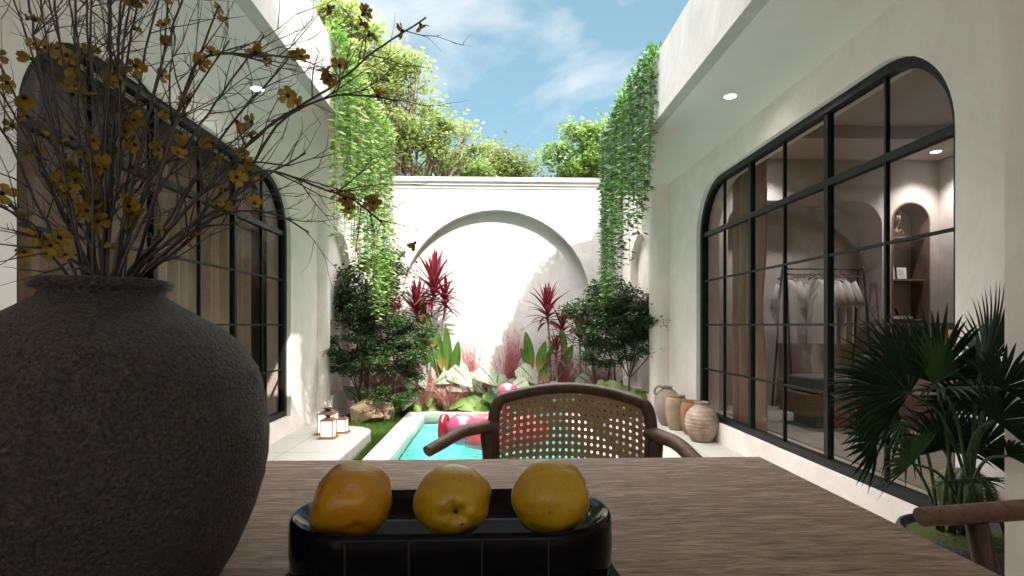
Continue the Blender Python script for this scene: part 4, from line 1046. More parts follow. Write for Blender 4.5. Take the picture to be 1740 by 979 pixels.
# ---- crimson cordylines
def cordyline(label, px, py, Y, L_, n, seed, rootx=None, group=None):
    hd = at(px, py, Y); rt = Vector((at(rootx if rootx else px, 600, Y).x, Y, GZ)); t = thing('cordyline', label, 'plant', tuple(rt), group); rn = random.Random(seed); n = int(n*1.35)
    top = hd - rt; g = MB(); pts = catmull([Vector((0, 0, 0)), Vector((top.x*.3+.01, 0, top.z*.5)), top + Vector((0, 0, L_*.1))], 5)
    g.tube(pts, [.013]*len(pts), 6); g.build('stem', M['bark_pale'], t, smooth=True); g = MB()
    for k in range(n):
        a = k*2.4 + rn.gauss(0, .2); f = k/n; el = lerp(-.15, 1.45, f**.8); p = top + Vector((0, 0, L_*(-.45 + .75*f)))
        d = Vector((math.cos(a)*math.cos(el), math.sin(a)*math.cos(el), math.sin(el))); up = Vector((-math.cos(a)*math.sin(el), -math.sin(a)*math.sin(el), math.cos(el)))
        blade(g, p, d, up, L_*1.3*rn.uniform(.7, 1.05)*lerp(.8, 1, math.sin(f*PI)), L_*.105, .9*(1-f)+.25, 7, .35)
    g.build('leaves', M['cordyline'], t, smooth=False)
cordyline('tallest crimson cordyline, its big head against the left of the round niche', 737, 492, 7.65, .42, 34, 1, 722)
cordyline('crimson cordyline just left of and below the tallest one', 708, 528, 7.55, .36, 30, 2, 712)
cordyline('small crimson cordyline head to the right of the tallest one', 757, 512, 7.7, .30, 22, 3, 742)
cordyline('crimson cordyline half hidden by the dark tree under the left vines', 657, 492, 7.7, .34, 24, 4)
cordyline('low crimson cordyline peeping over the bushy left tree', 668, 530, 7.3, .24, 16, 5)
cordyline('slim-stemmed crimson cordyline standing in the wall shadow at right', 930, 530, 7.6, .36, 26, 6, 936)
cordyline('crimson cordyline low at the left edge of the right dark tree', 954, 560, 7.5, .28, 20, 7)
cordyline('crimson cordyline seen through the right dark tree foliage', 985, 572, 7.45, .28, 20, 8)
cordyline('short crimson cordyline at the foot of the broad green leaves on the right', 945, 600, 7.45, .26, 14, 9)

# ---- broad green leaves
def canna(label, px, Y, leaves, seed):
    rt = Vector((at(px, 600, Y).x, Y, GZ)); t = thing('canna_plant', label, 'plant', tuple(rt)); rn = random.Random(seed)
    for (x0, y0, x1, y1, w_) in leaves:
        a = at(x0, y0, Y + rn.uniform(-.08, .08)) - rt; b = at(x1, y1, Y + rn.uniform(-.15, .05)) - rt; g = MB(); d = (b-a)
        g.tube([Vector((rn.uniform(-.03, .03), 0, 0)), a + d*.05], .011, 6); sp_ = g.build('leaf_stalk', M['palm_stem'], t, smooth=True); g = MB()
        blade(g, a, d + Vector((0, 0, .1)), Vector((rn.uniform(-.5, .5), -1, .35)), d.length*1.03, w_*.82*Y/930, .25, 12, .4, 'oval'); g.build('leaf_blade', M['canna'], t, smooth=True)
canna('upright broad green leaves standing against the sunlit niche at left', 752, 7.55, [(752,628,740,560,11), (762,640,757,556,10), (772,640,779,582,10), (750,640,722,592,10), (735,600,718,510,13), (735,590,748,566,9), (726,625,712,575,9)], 1)
canna('upright broad green leaves in the wall shadow at the right of the niche', 915, 7.5, [(905,625,893,566,11), (898,622,883,594,7), (915,632,928,582,11), (925,620,950,572,6), (925,632,935,600,9), (960,600,953,560,8), (918,648,932,622,10), (960,625,975,588,9)], 2)

# ---- white caladiums, each leaf modelled
def caladium(label, px, Y, leaves, seed, m='caladium', group=None, name='caladium_plant', cat='plant'):
    rt = Vector((at(px, 600, Y).x, Y, GZ)); t = thing(name, label, cat, tuple(rt), group); rn = random.Random(seed)
    for (x, y, sz, ang, face) in leaves:
        p = at(x, y, Y - .12 + rn.uniform(-.1, .1)) - rt; k = Y/930; L_ = sz*k*(.80 if m == 'caladium' else 1.1)
        d = Vector((math.cos(R(ang)), -.35, math.sin(R(ang)))).normalized(); nr = Vector((face, -1, .75 + rn.uniform(-.2, .3))).normalized()
        st = p - d*L_*.3; g = MB(); blade(g, st, d, nr, L_, L_*.46, .35, 10, -.25, 'heart'); lf = g.build('leaf_blade', M[m], t, smooth=True)
        g = MB(); g.tube([Vector((rn.uniform(-.05, .05), rn.uniform(-.05, .05), 0)), p*.6 + Vector((0, 0, .02)), st + d*L_*.2], .004, 5); g.build('leaf_stalk', M['vstem'], t, smooth=True)
caladium('white heart-leaved caladium leaning over the coping by the grass', 690, 7.45, [(693,675,44,-115,-.3), (715,640,40,-60,.2), (700,652,34,150,-.4), (668,650,34,200,-.3)], 1)
caladium('white caladium with star-like leaves left of the middle', 748, 7.5, [(748,648,42,-30,.1), (735,655,34,190,-.2), (757,660,36,-70,.3), (770,655,34,-20,.3)], 2)
caladium('big white caladium with the widest leaves in front of the sunlit niche', 795, 7.55, [(780,632,62,-38,.1), (800,642,44,-80,.3), (758,640,40,200,-.2), (812,655,34,-40,.2)], 3)
caladium('white caladium at the very middle of the back bed', 832, 7.5, [(825,632,56,-40,.2), (845,645,44,-100,.1), (860,655,46,-110,-.1), (872,660,40,-80,.1)], 4)
caladium('shaded white caladium with veined leaves behind the pink float', 860, 7.4, [(852,668,50,-130,-.2), (868,655,44,-60,.1), (840,672,40,-100,0)], 5)
caladium('shaded caladium with one large veined leaf under the right broad leaves', 895, 7.45, [(893,630,52,-42,.1), (885,650,44,200,-.3), (905,660,46,-20,.2)], 6)
caladium('shaded caladium right of the large veined leaf', 950, 7.4, [(948,660,46,-100,.1), (930,665,42,200,-.2), (965,665,40,-30,.1)], 7)
caladium('shaded caladium at the foot of the wide dark tree', 993, 7.45, [(993,645,46,-35,.1), (985,660,40,200,-.1), (1010,665,40,-60,.3)], 8)
caladium('pale caladium behind the sandstone rock', 610, 7.35, [(612,672,40,60,-.2), (600,668,36,130,-.2), (655,690,36,-30,.2), (640,672,34,20,0)], 9)
# ---- low green hedge of heart leaves behind the coping
rn = random.Random(5)
for k in range(9):
    px = 712 + k*40; lv = []
    for r_ in range(3):
        for c_ in range(3):
            lv.append((px + (c_-1)*14 + rn.uniform(-4, 4) + (r_ % 2)*7, 694 - r_*10 + rn.uniform(-2, 2), rn.uniform(22, 28), rn.choice((-60, -120, -90, -40, -140)) + rn.uniform(-15, 15), rn.uniform(-.5, .5)))
    caladium('low plant of overlapping green heart leaves along the far pool edge', px, 7.58, lv, 40+k, 'heart', 'green leafy plants along the far pool edge', 'heart_leaf_plant')
for k, px in enumerate((655, 682)):
    lv = [(px + rn.uniform(-14, 14), 683 + rn.uniform(-6, 6), rn.uniform(24, 32), rn.uniform(-150, -30), rn.uniform(-.5, .5)) for _ in range(6)]
    caladium('shaded broad green plant between the rock and the pool corner', px, 7.4, lv, 60+k, 'heart', 'shaded green plants by the rock', 'heart_leaf_plant')
for k, (px, py) in enumerate(((1035, 668), (1075, 672))):
    lv = [(px + rn.uniform(-18, 18), py + rn.uniform(-14, 14), rn.uniform(26, 36), rn.uniform(-160, -20), rn.uniform(-.5, .5)) for _ in range(8)]
    caladium('glossy green leafy plant at the foot of the wide dark tree', px, 6.9, lv, 70+k, 'heart', 'green plants under the right tree', 'heart_leaf_plant')

# ---- pink muhly grass
def muhly(label, px, py, Y, w_, h_, n, seed, lean=0, group=None):
    rt = Vector((at(px, 600, Y).x, Y, GZ)); n = int(n*1.5); t = thing('pink_grass', label, 'grass clump', tuple(rt), group); rn = random.Random(seed); top = at(px, py, Y).z - GZ; k = Y/930
    g = MB(); gg = MB()
    for _ in range(n):
        a = rn.gauss(0, 1); b = rn.gauss(0, 1); z = top*rn.uniform(.55, 1.1) + h_*k*rn.uniform(-.3, .5); e = Vector((a*w_*k*.5 + lean*k, b*w_*k*.3, z)); e = Vector((max(-w_*k, min(w_*k, e.x)), e.y, e.z))
        b0 = Vector((rn.gauss(0, .03), rn.gauss(0, .03), 0)); m = b0.lerp(e, .5) + Vector((-e.x*.18, 0, .03)); pts = catmull([b0, m, e], 3)
        mid = len(pts)//2
        gg.tube(pts[:mid+1], .0014, 3, cap=False); g.tube(pts[mid:], [.002]*(len(pts)-mid-1) + [.0008], 3, cap=False)
        for _ in range(7):
            i = rn.randint(mid-1, len(pts)-1); d = (e-m).normalized() + Vector((rn.gauss(0, .45), rn.gauss(0, .45), rn.gauss(0, .3))); g.tube([pts[i], pts[i] + d*rn.uniform(.03, .08)], [.0022, .0008], 3, cap=False)
    t['kind'] = 'thing'; g.build('plumes', M['muhly'], t); gg.build('grass_blades', M['muhly_green'], t)
muhly('pink muhly grass behind the right side of the bushy left tree', 690, 605, 7.5, 46, 30, 190, 1)
muhly('pink muhly grass low between the left tree and the broad leaves', 722, 640, 7.45, 40, 16, 130, 2)
muhly('pink muhly grass plume left of the middle of the niche', 802, 590, 7.7, 20, 14, 90, 3, -6)
muhly('pink muhly grass leaning along the shadow edge in the niche', 862, 580, 7.65, 30, 26, 150, 4, 12)
muhly('low pink muhly grass at the middle of the bed', 822, 625, 7.6, 40, 10, 110, 5)
muhly('pink muhly grass in shade beside the right broad leaves', 955, 610, 7.55, 40, 22, 170, 6)
muhly('low red-brown haze of grass in front of the left broad leaves', 762, 648, 7.4, 40, 8, 110, 8)
muhly('low reddish grass between the white caladiums at the middle right', 888, 640, 7.4, 40, 10, 110, 9)
muhly('tall reddish grass close behind the bushy left tree trunks', 655, 625, 7.3, 36, 16, 120, 10)
muhly('pink muhly grass seen through the wide dark tree', 1015, 620, 7.55, 50, 24, 150, 7)

# ---- grass strips
def grass(name, label, poly_pts, n, seed):
    g = MB(); rn = random.Random(seed); 
    for _ in range(n):
        while True:
            x, y = rn.uniform(poly_pts[0], poly_pts[1]), rn.uniform(poly_pts[2], poly_pts[3])
            if poly_pts[4](x, y): break
        h = rn.uniform(.04, .085); a = rn.uniform(0, 6.28); w_ = .003; tx_, ty_ = rn.gauss(0, .022), rn.gauss(0, .022)
        g.add([(x - w_*math.cos(a), y - w_*math.sin(a), -.15), (x + w_*math.cos(a), y + w_*math.sin(a), -.15), (x + tx_, y + ty_, -.15 + h)], [(0, 1, 2)])
    return tag(g.build(name, M['grass']), label, 'grass', kind='stuff')
def inL(x, y):
    if x > -1.13: return y > 7.42 or (x > -1.16 and y > 3.5)
    if x > -1.27: return True
    if y < 5.7: return False
    if x > -1.63: return math.hypot(x + 1.63, y - 5.70) > .36
    return y > 6.06
grass('grass', 'short green grass growing between the left terrace and the pool', (-1.96, -1.07, 4.0, 7.6, inL), 30000, 1)
grass('grass', 'short green grass growing between the right terrace and the pool', (1.10, 1.9, 4.0, 7.5, lambda x, y: x < 1.27 or y > 6.3), 14000, 2)

# ---- rock
def rock(label, px, Y, w_, h_, seed):
    p = at(px, 700, Y); t = None; rn = random.Random(seed); import bmesh
    bm = bmesh.new()
    for _ in range(26):
        v = Vector((rn.gauss(0, 1), rn.gauss(0, 1), rn.gauss(0, 1))).normalized(); v = Vector((max(-.8, min(.8, v.x)), max(-.75, min(.75, v.y)), max(-.7, min(.7, v.z)))); bm.verts.new((v.x*w_*.62, v.y*w_*.5, (v.z+.7)*h_*.71))
    bmesh.ops.convex_hull(bm, input=bm.verts); bmesh.ops.delete(bm, geom=[v for v in bm.verts if not v.link_faces], context='VERTS')
    bmesh.ops.bevel(bm, geom=bm.edges[:], offset=.006, segments=2, affect='EDGES')
    me = bpy.data.meshes.new('rock'); bm.to_mesh(me); bm.free(); me.materials.append(M['rock']); o = bpy.data.objects.new('rock', me); col.objects.link(o); o.location = (p.x, Y, GZ)
    return tag(o, label, 'rock')
rock('large angular sandstone rock on the grass beside the lanterns', 624, 6.85, .44, .33, 5)
rock('smaller dark rock tucked between the big sandstone rock and the plants', 655, 7.12, .22, .26, 9)
# ============================================================ lanterns on the left terrace
def lantern(label, px, py, w_, h_):
    Y = 1.1*930/(py-553)*1.0; p = at(px, py, Y); t = thing('lantern', label, 'lantern', (p.x, p.y + w_/2, 0)); a = w_/2
    g = MB(); g.add([(-a*1.45,-a*1.45,0),(a*1.45,-a*1.45,0),(a*1.45,a*1.45,0),(-a*1.45,a*1.45,0),(-a*1.02,-a*1.02,.018),(a*1.02,-a*1.02,.018),(a*1.02,a*1.02,.018),(-a*1.02,a*1.02,.018)], [(0,3,2,1),(4,5,6,7),(0,1,5,4),(1,2,6,5),(2,3,7,6),(3,0,4,7)]); g.build('base', M['rust'], t)
    g = MB(); z0, z1 = .018, h_; b = .007
    for sx in (-1, 1):
        for sy in (-1, 1): g.box((sx*a - (b if sx > 0 else 0), sy*a - (b if sy > 0 else 0), z0), (sx*a + (0 if sx > 0 else b), sy*a + (0 if sy > 0 else b), z1))
    g.box((-a,-a,z1-.0005),(a,a,z1+.008)); g.build('frame', M['rust'], t)
    g = MB(); g.add([(-a*1.06,-a*1.06,z1+.0078),(a*1.06,-a*1.06,z1+.0078),(a*1.06,a*1.06,z1+.0078),(-a*1.06,a*1.06,z1+.0078),(-a*.5,-a*.5,z1+.03),(a*.5,-a*.5,z1+.03),(a*.5,a*.5,z1+.03),(-a*.5,a*.5,z1+.03)], [(0,3,2,1),(4,5,6,7),(0,1,5,4),(1,2,6,5),(2,3,7,6),(3,0,4,7)]); g.build('roof', M['rust'], t)
    g = MB(); g.lathe([(a*.28, z1+.03), (a*.28, z1+.040), (a*.62, z1+.052), (a*.58, z1+.058), (0, z1+.058)], n=20); g.build('cap', M['black'], t, smooth=True)
    g = MB(); c = a-.004
    g.box((-c, -c, z0+.001), (c, c, z1-.001)); g.build('glowing_pane', M['lamp'], t)
    for k in range(4):
        g = MB(); rz = Matrix.Rotation(R(90*k), 4, 'Z')
        for (x0, z_0, x1, z_1) in ((-c, z0+.006, c, z1-.006), (-c, z1-.006, c, z0+.006)):
            g.tube([rz @ Vector((x0, -c-.001, z_0)), rz @ Vector((x1, -c-.001, z_1))], .0013, 4)
        g.build('cross_wire', M['rust'], t)
    return t
lantern('tall rusty lit lantern standing furthest back beside the left wall', 553, 737, .165, .20)
lantern('rusty lit lantern at the front of the trio on the left terrace', 554.5, 744, .125, .168)
lantern('smallest rusty lit lantern, nearest the sandstone rock', 579.5, 735, .10, .135)

# ============================================================ clay jars on the right terrace
def jar_mat(name, c1, c2, scale, rings=0, c3=None):
    m = mat(name, c1, .85, c2=c2, vscale=scale, bump=.5, bscale=40)
    if rings:
        t = m.node_tree; b = t.nodes['Principled BSDF']; tcn = t.nodes.new('ShaderNodeTexCoord'); wv = t.nodes.new('ShaderNodeTexWave'); wv.bands_direction = 'Z'
        wv.inputs['Scale'].default_value = rings; wv.inputs['Distortion'].default_value = 1.5; bp = t.nodes.new('ShaderNodeBump'); bp.inputs['Strength'].default_value = .45; bp.inputs['Distance'].default_value = .008
        t.links.new(tcn.outputs['Object'], wv.inputs['Vector']); t.links.new(wv.outputs['Fac'], bp.inputs['Height']); t.links.new(bp.outputs['Normal'], b.inputs['Normal'])
    return m
def jar(label, px, py, prof, m, handle=False, name='clay_jar', sr=1, sz=1):
    prof = [(r*sr, z*sz) for r, z in prof]
    Y = 1.1*930/(py-553) + prof[0][0]; p = at(px, py, Y); t = thing(name, label, 'jar', (p.x, Y, 0)); g = MB()
    dense = []
    P = catmull([(r, 0, z) for r, z in prof], 5)
    zt = prof[-1][1]; rt = prof[-1][0]
    pr_ = [(q.x, q.z) for q in P] + [(rt-.008, zt+.003), (rt-.016, zt-.004), (rt-.014, zt-.05), (0, zt-.08)]
    g.lathe(pr_, n=64, fn=lambda q: q*(1+.012*noise.noise(q*7))); g.build('body', m, t, smooth=True)
    if handle:
        g = MB(); zz = zt; g.tube(catmull([(-rt*.8, -.01, zz-.01), (-rt*1.5, -.01, zz+.005), (-rt*2.15, -.01, zz-.03), (-rt*2.2, -.01, zz-.085)], 5), .014, 8); g.build('handle', m, t, smooth=True)
    return t
jar('round clay jar with chalky white and rusty ribbed skin, nearest of the four', 1192, 755, [(.095, 0), (.125, .03), (.168, .11), (.182, .19), (.168, .26), (.125, .315), (.084, .345), (.074, .37), (.082, .39)],
    jar_mat('chalky ribbed clay', (.44, .39, .34), (.22, .10, .055), 7, 9), sr=.86, sz=.95)
jar('slim orange clay jar tucked behind the ribbed round one', 1174, 742, [(.075, 0), (.10, .06), (.125, .18), (.128, .29), (.112, .355), (.098, .375), (.105, .392)], jar_mat('orange clay', (.32, .17, .085), (.22, .11, .055), 6), sr=.8, sz=.86)
jar('straight wide-mouthed sandy jar, second from the garden end', 1149, 734, [(.095, 0), (.11, .04), (.138, .16), (.152, .30), (.140, .375), (.115, .405), (.13, .425)], jar_mat('sandy clay', (.40, .32, .22), (.26, .19, .12), 5), sr=.76, sz=.85)
jar('tall grey-brown jug with a loop handle, furthest from the camera', 1134, 726, [(.08, 0), (.115, .06), (.165, .22), (.175, .36), (.155, .46), (.10, .53), (.068, .555), (.062, .575), (.08, .59)], jar_mat('grey brown clay', (.30, .255, .21), (.23, .19, .155), 7), True, 'clay_jug', sr=.82, sz=.72)

# ============================================================ inflatable flamingo on the pool
FX, FY = .10, 5.85
fl = thing('pool_float', 'pink and red inflatable ring float with a round head drifting on the pool', 'pool float', (FX, FY, -.13))
g = MB(); nm = 48
pts = [(.40*math.cos(2*PI*k/nm), .40*math.sin(2*PI*k/nm), .10) for k in range(nm+1)]
g.tube(pts, .125, 18, cap=False, side=(0, 0, 1)); g.build('ring', M['coral'], fl, smooth=True)
g = MB(); g.tube(catmull([(.02, -.36, .08), (.0, -.42, .26), (.02, -.38, .42), (.04, -.30, .50)], 6), [lerp(.115, .075, i/18) for i in range(19)], 16); g.build('neck', M['pink'], fl, smooth=True)
def ball(mb, c, r, sq=(1, 1, 1)):
    prof_ = [(r*math.sin(PI*i/16), -r*math.cos(PI*i/16)) for i in range(17)]; prof_[0] = (0, -r); prof_[-1] = (0, r)
    b = len(mb.v); mb.lathe(prof_, (0, 0, 0), 24)
    for i in range(b, len(mb.v)): v = mb.v[i]; mb.v[i] = (c[0]+v[0]*sq[0], c[1]+v[1]*sq[1], c[2]+v[2]*sq[2])
g = MB(); ball(g, (.05, -.28, .55), .10, (1.1, 1.2, .95)); g.build('head', M['pink'], fl, smooth=True)
g = MB(); ball(g, (-.42, -.22, .16), .165, (1.05, 1.0, .98)); g.build('wing', M['pink'], fl, smooth=True)
g = MB(); pts = [(-.60 + .02*math.cos(2*PI*k/24), -.24 + .10*math.cos(2*PI*k/24), .17 + .125*math.sin(2*PI*k/24)) for k in range(25)]
g.tube(pts, .038, 10, cap=False, side=(1, 0, 0)); ball(g, (-.585, -.23, .17), .10, (.35, .9, 1)); g.build('tail', M['crimson'], fl, smooth=True)

# ============================================================ inside the clothes room
FZ = .1
rk = thing('clothes_rack', 'black metal A-frame clothes rack with shirts inside the right window', 'clothes rack', (3.94, 6.42, FZ))
xl, xr, zt = -.47, .47, 1.675
for x, sx in ((xl, -1), (xr, 1)):
    g = MB(); g.tube(catmull([(x + sx*.02, -.24, 0), (x + sx*.01, -.13, .85), (x, -.05, zt-.06), (x, 0, zt), (x, .05, zt-.06), (x + sx*.01, .13, .85), (x + sx*.02, .24, 0)], 6), .013, 8); g.build('end_frame', M['black'], rk, smooth=True)
g = MB(); g.tube([(xl, 0, zt), (xr, 0, zt)], .012, 8); g.build('rail', M['black'], rk, smooth=True)
g = MB(); g.box((xl-.01, -.20, .285), (xr+.01, .20, .305)); g.build('shelf', M['wood_bench'], rk, bevel=.002)
def hook(g, x, z, rz=0):
    pts = [(x + .012*math.cos(R(a)), 0, z + .012*math.sin(R(a)) + .004) for a in range(-60, 200, 20)] 
    return pts
def hanger(x, shirt, label):
    t = thing('clothes_hanger', label, 'hanger', (3.94+x, 6.42, FZ+zt), 'wooden hangers on the rack rail')
    g = MB(); g.tube([(.013*math.cos(R(a)), 0, .002+.013*math.sin(R(a))) for a in range(200, -40, -20)] + [(.002, 0, -.03), (0, 0, -.06)], .0016, 5); g.build('hook', M['black'], t)
    g = MB(); dx, dy = (.02, -.18) if shirt else (.13, -.08)
    g.tube(catmull([(-dx, -dy, -.115), (-dx*.4, -dy*.4, -.075), (0, 0, -.06), (dx*.4, dy*.4, -.075), (dx, dy, -.115)], 4), .008, 6); g.build('bar', M['dark_wood'], t, smooth=True)
for x in (-.38, -.30, -.22, -.14, .00, .07, .15, .22, .28): hanger(x, False, 'empty wooden hanger on the black rack rail')
def shirt(x, label, ln=.74):
    hanger(x, True, 'wooden hanger holding a pale shirt on the rack')
    t = thing('shirt', label, 'shirt', (3.94+x, 6.42, FZ+zt-.10)); ax = Vector((.10, -.995, 0)).normalized(); nn = Vector((.995, .10, 0)); g = MB(); n = 18; m_ = 16; vs = []
    for j in range(m_+1):
        f = j/m_; z = -ln*f; hw = lerp(.06, .195, min(1, f/.10)**.6) if f < .10 else lerp(.195, .185, f); th = .028 + .03*min(1, f*3)
        for k in range(n):
            a = 2*PI*k/n; wv = .008*math.sin(5*a + x*40 + f*2)*f
            p = ax*(math.cos(a)*hw) + nn*(math.sin(a)*th + wv); zz = z + (.035*(1-abs(math.cos(a)))*(f < .01)); vs.append((p.x, p.y, zz - (.05*abs(math.cos(a)) if f < .1 else .05)*1))
    g.add(vs, [(j*n+k, j*n+(k+1)%n, (j+1)*n+(k+1)%n, (j+1)*n+k) for j in range(m_) for k in range(n)] + [tuple(range(n))[::-1]]); b = g.build('body', M['shirt'], t, smooth=True)
    for s_ in (-1, 1):
        g = MB(); a = ax*.185*s_ + Vector((0, 0, -.085)); b2 = ax*.30*s_ + Vector((0, 0, -.36)); g.tube([a, a.lerp(b2, .5)+ax*.01*s_, b2], [.05, .058, .062], 12, squash=.42, side=tuple(ax)); g.build('sleeve', M['shirt'], t, smooth=True)
    g = MB(); g.tube([Vector((.055*math.cos(a)*ax.x + .03*math.sin(a)*nn.x, .055*math.cos(a)*ax.y + .03*math.sin(a)*nn.y, -.006)) for a in [2*PI*k/16 for k in range(17)]], .009, 6); g.build('collar', M['shirt'], t, smooth=True)
shirt(-.42, 'pale linen shirt hanging alone at the left end of the rack')
shirt(-.045, 'pale shirt mostly hidden behind the thick window mullion')
shirt(.04, 'pale shirt, leftmost of the three hanging right of the mullion')
shirt(.135, 'pale shirt, middle of the three hanging right of the mullion')
shirt(.23, 'pale shirt, rightmost on the rack')
# shoes and bag on the rack shelf
def shoe(label, c, m, rz=0, L_=.26, name='shoe', up=.06):
    t = thing(name, label, 'shoe', c, None, rz); g = MB(); n = 12; prof_ = [(-.5, .030, .10), (-.42, .040, up+.05), (-.2, .040, up+.04), (0, .042, up), (.2, .046, up*.8), (.38, .042, up*.6), (.5, .02, up*.4)]
    vs = []
    for x, hw, h in prof_:
        for k in range(n):
            a = 2*PI*k/n; vs.append((x*L_, hw*math.cos(a), max(0.012, .012 + (h-.012)*(.5+.5*math.sin(a)))))
    g.add(vs, [(i*n+k, i*n+(k+1)%n, (i+1)*n+(k+1)%n, (i+1)*n+k) for i in range(len(prof_)-1) for k in range(n)] + [tuple(range(n))[::-1], tuple(range((len(prof_)-1)*n, len(prof_)*n))]); g.build('upper', m, t, smooth=True)
    g = MB(); g.prism([(-.5*L_, -.035), (0, -.043), (.35*L_, -.045), (.5*L_, 0), (.35*L_, .045), (0, .043), (-.5*L_, .035)], 0, .0125); g.build('sole', M['shoe_white'], t)
shoe('low dark sandal with a pale lining on the rack shelf near the mullion', (3.72, 6.35, FZ+.305), M['black'], R(170), .24, 'sandal', .05)
bag = thing('leather_bag', 'flat brown leather bag lying on the rack shelf at its left end', 'bag', (3.50, 6.36, FZ+.305))
g = MB(); g.lathe([(.11, 0), (.125, .02), (.12, .06), (.08, .085), (0, .09)], n=28, fn=lambda p: Vector((p.x*1.15, p.y*.8, p.z))); g.build('body', M['leather'], bag, smooth=True)
g = MB(); g.box((.02, -.108, .004), (.035, .09, .093)); g.build('strap', M['wood_arm'], bag, bevel=.002)
# bench, backpack, cushion
bn = thing('bench', 'brown wooden box bench on the rug inside the right window', 'bench', (4.0, 5.35, FZ))
g = MB(); g.box((-1.02, -.25, .13), (1.0, .25, .34)); g.build('seat_box', M['wood_bench'], bn, bevel=.004)
g = MB(); g.box((-.90, -.20, 0), (.9, .20, .1295)); g.build('plinth', M['wood_bench'], bn)
cu = MB(); cu.box((3.05, 5.12, FZ+.345), (3.42, 5.58, FZ+.50)); o = cu.build('floor_cushion', M['grey_fabric'], bevel=.03, seg=4); tag(o, 'dark grey square cushion at the left end of the wooden bench', 'cushion')
bp_ = thing('backpack', 'dark grey upright bag standing on the bench behind the palm', 'bag', (3.85, 5.35, FZ+.342))
g = MB(); g.box((-.17, -.09, 0), (.17, .09, .36)); g.build('body', M['grey_fabric'], bp_, bevel=.05, seg=4)
g = MB(); g.box((-.12, -.125, .04), (.12, -.088, .2)); g.build('pocket', M['grey_fabric'], bp_, bevel=.015, seg=3)
rg = MB(); rg.prism([(2.62, 1.0), (4.8, 1.0), (4.8, 6.05), (2.62, 6.05)], FZ+.001, FZ+.012); tag(rg.build('rug', M['rug']), 'woven grey-brown rug on the clothes room floor', 'rug')
# cabinet with glowing woven front
cb = thing('cabinet', 'low cabinet with warm glowing woven front against the clothes room side wall', 'cabinet', (5.205, 5.5, FZ))
g = MB(); g.box((-.06, -.55, 0), (.085, .55, 1.0)); g.build('carcass', M['wood_in'], cb, bevel=.004)
for k in range(3):
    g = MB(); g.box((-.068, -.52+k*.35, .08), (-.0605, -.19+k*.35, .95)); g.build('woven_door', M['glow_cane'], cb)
# things on the shelf
sy = yF + .13
bu = thing('carved_head', 'dark carved wooden head on a black block at the top of the arched shelf', 'sculpture', (4.860, sy, 2.163))
g = MB(); g.box((-.085, -.05, 0), (.085, .05, .045)); g.build('plinth', M['black'], bu, bevel=.002)
g = MB(); g.lathe([(.045, .046), (.05, .06), (.03, .09), (.026, .12), (.042, .15), (.058, .20), (.060, .24), (.05, .285), (.025, .31), (0, .315)], n=24, fn=lambda p: Vector((p.x*.9, p.y*1.05, p.z))); g.build('head', M['bronze'], bu, smooth=True)
g = MB(); g.tube([(-.0, -.058, .24), (.0, -.072, .205), (0, -.06, .195)], [.006, .01, .007], 6); g.build('nose', M['bronze'], bu, smooth=True)
g = MB(); g.tube([(-.024, -.057, .245), (.024, -.057, .245)], [.004, .004], 6); g.build('brow', M['paper'], bu)
g = MB(); g.tube(catmull([(.03, -.01, .05), (.06, -.01, .085), (.08, -.01, .075), (.085, -.01, .046)], 4), .012, 6); g.build('arm', M['bronze'], bu, smooth=True)
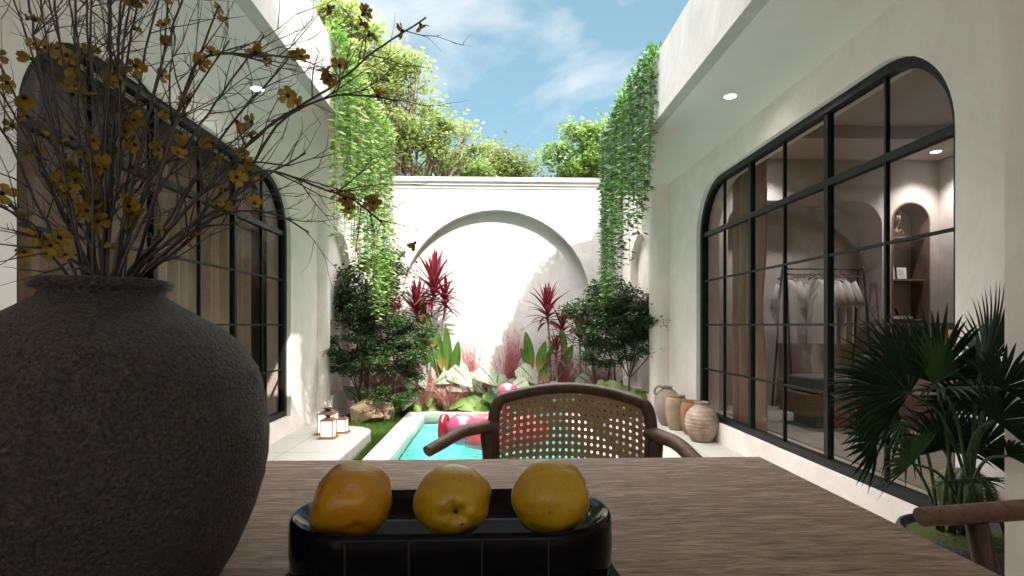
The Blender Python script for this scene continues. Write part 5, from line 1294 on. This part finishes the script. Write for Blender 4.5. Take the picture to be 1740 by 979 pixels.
def frame(label, c, w_, h_, lines, lean=.10, scribble=False):
    t = thing('picture_frame', label, 'picture frame', c); t.rotation_euler = (R(-lean*60), 0, 0)
    g = MB(); g.box((-w_/2, 0, 0), (w_/2, .012, h_)); g.build('frame', M['black'], t, bevel=.001)
    g = MB(); g.box((-w_/2+.006, -.0015, .006), (w_/2-.006, -.0003, h_-.006)); pp = g.build('print', M['paper'], t)
    g = MB()
    if scribble:
        rn = random.Random(2); pts = catmull([(-.02, -.003, h_*.78), (.02, -.003, h_*.72), (-.03, -.003, h_*.6), (.03, -.003, h_*.5), (-.02, -.003, h_*.45), (.02, -.003, h_*.35), (-.01, -.003, h_*.25), (.03, -.003, h_*.2)], 6); g.tube(pts, .0022, 4); g.build('line_drawing', M['ink'], pp)
    else:
        rn = random.Random(3)
        for i in range(7):
            z = h_*(.72-.07*i); x = -w_*.32
            pts = [(x + k*.004, -.0028, z + .0022*math.sin(k*1.9+i)) for k in range(int(w_*rn.uniform(.45, .62)/.004))]; g.tube(pts, .0007, 3)
        g.build('handwriting', M['ink'], pp)
frame('taller black-framed print with an abstract line drawing at the back of the shelf', (4.825, yF+.19, 1.656), .17, .245, 0, .10, True)
frame('small black-framed sheet of fine handwriting leaning in front on the shelf', (4.925, yF+.10, 1.656), .13, .148, 7)
def bookT(label, c, dims, m, text=None):
    o = thing('book', label, 'book', c); g = MB(); w_, d_, h_ = dims; g.box((-w_/2, -d_/2, 0), (w_/2, d_/2, h_)); g.build('cover', m, o, bevel=.001)
    g = MB(); g.box((-w_/2+.004, -d_/2+.002, .003), (w_/2+.0006, d_/2-.003, h_-.003)); g.build('pages', M['paper'], o)
    if text:
        cu = bpy.data.curves.new('lettering', 'FONT'); cu.body = text; cu.size = .019; cu.align_x = 'LEFT'; cu.align_y = 'CENTER'; cu.extrude = .0003; cu.materials.append(M['ink'])
        t0 = bpy.data.objects.new('lettering', cu); col.objects.link(t0); bpy.context.view_layer.update()
        me = bpy.data.meshes.new_from_object(t0); bpy.data.objects.remove(t0); tt = bpy.data.objects.new('lettering', me); col.objects.link(tt); tt.parent = o; tt.location = (-.01, -d_/2-.0006, h_/2); tt.rotation_euler = (R(90), 0, 0)
bookT('thick pale book with dark spine lettering lying at the bottom of the pile', (4.885, sy-.02, 1.1765), (.235, .16, .030), M['book_light'], 'BRONZES')
bookT('thin dark book lying on top of the pale book', (4.870, sy-.02, 1.2075), (.205, .14, .016), M['book_dark'])
st = thing('wooden_stand', 'small dark wooden A-shaped stand on top of the books', 'stand', (4.845, sy, 1.2245))
g = MB(); g.add([(-.055,-.03,0),(-.03,-.03,0),(-.01,-.03,.085),(.015,-.03,.085),(.045,-.03,0),(.07,-.03,0),(.035,-.03,.12),(-.04,-.03,.12)], [(0,1,2,7),(7,2,3,6),(3,4,5,6)])
o = g.build('body', M['bronze'], st); sd = o.modifiers.new('thick', 'SOLIDIFY'); sd.thickness = .05
g = MB(); g.tube([(-.03, -.01, .12), (-.015, -.01, .155)], .004, 6); g.build('peg', M['bronze'], st)
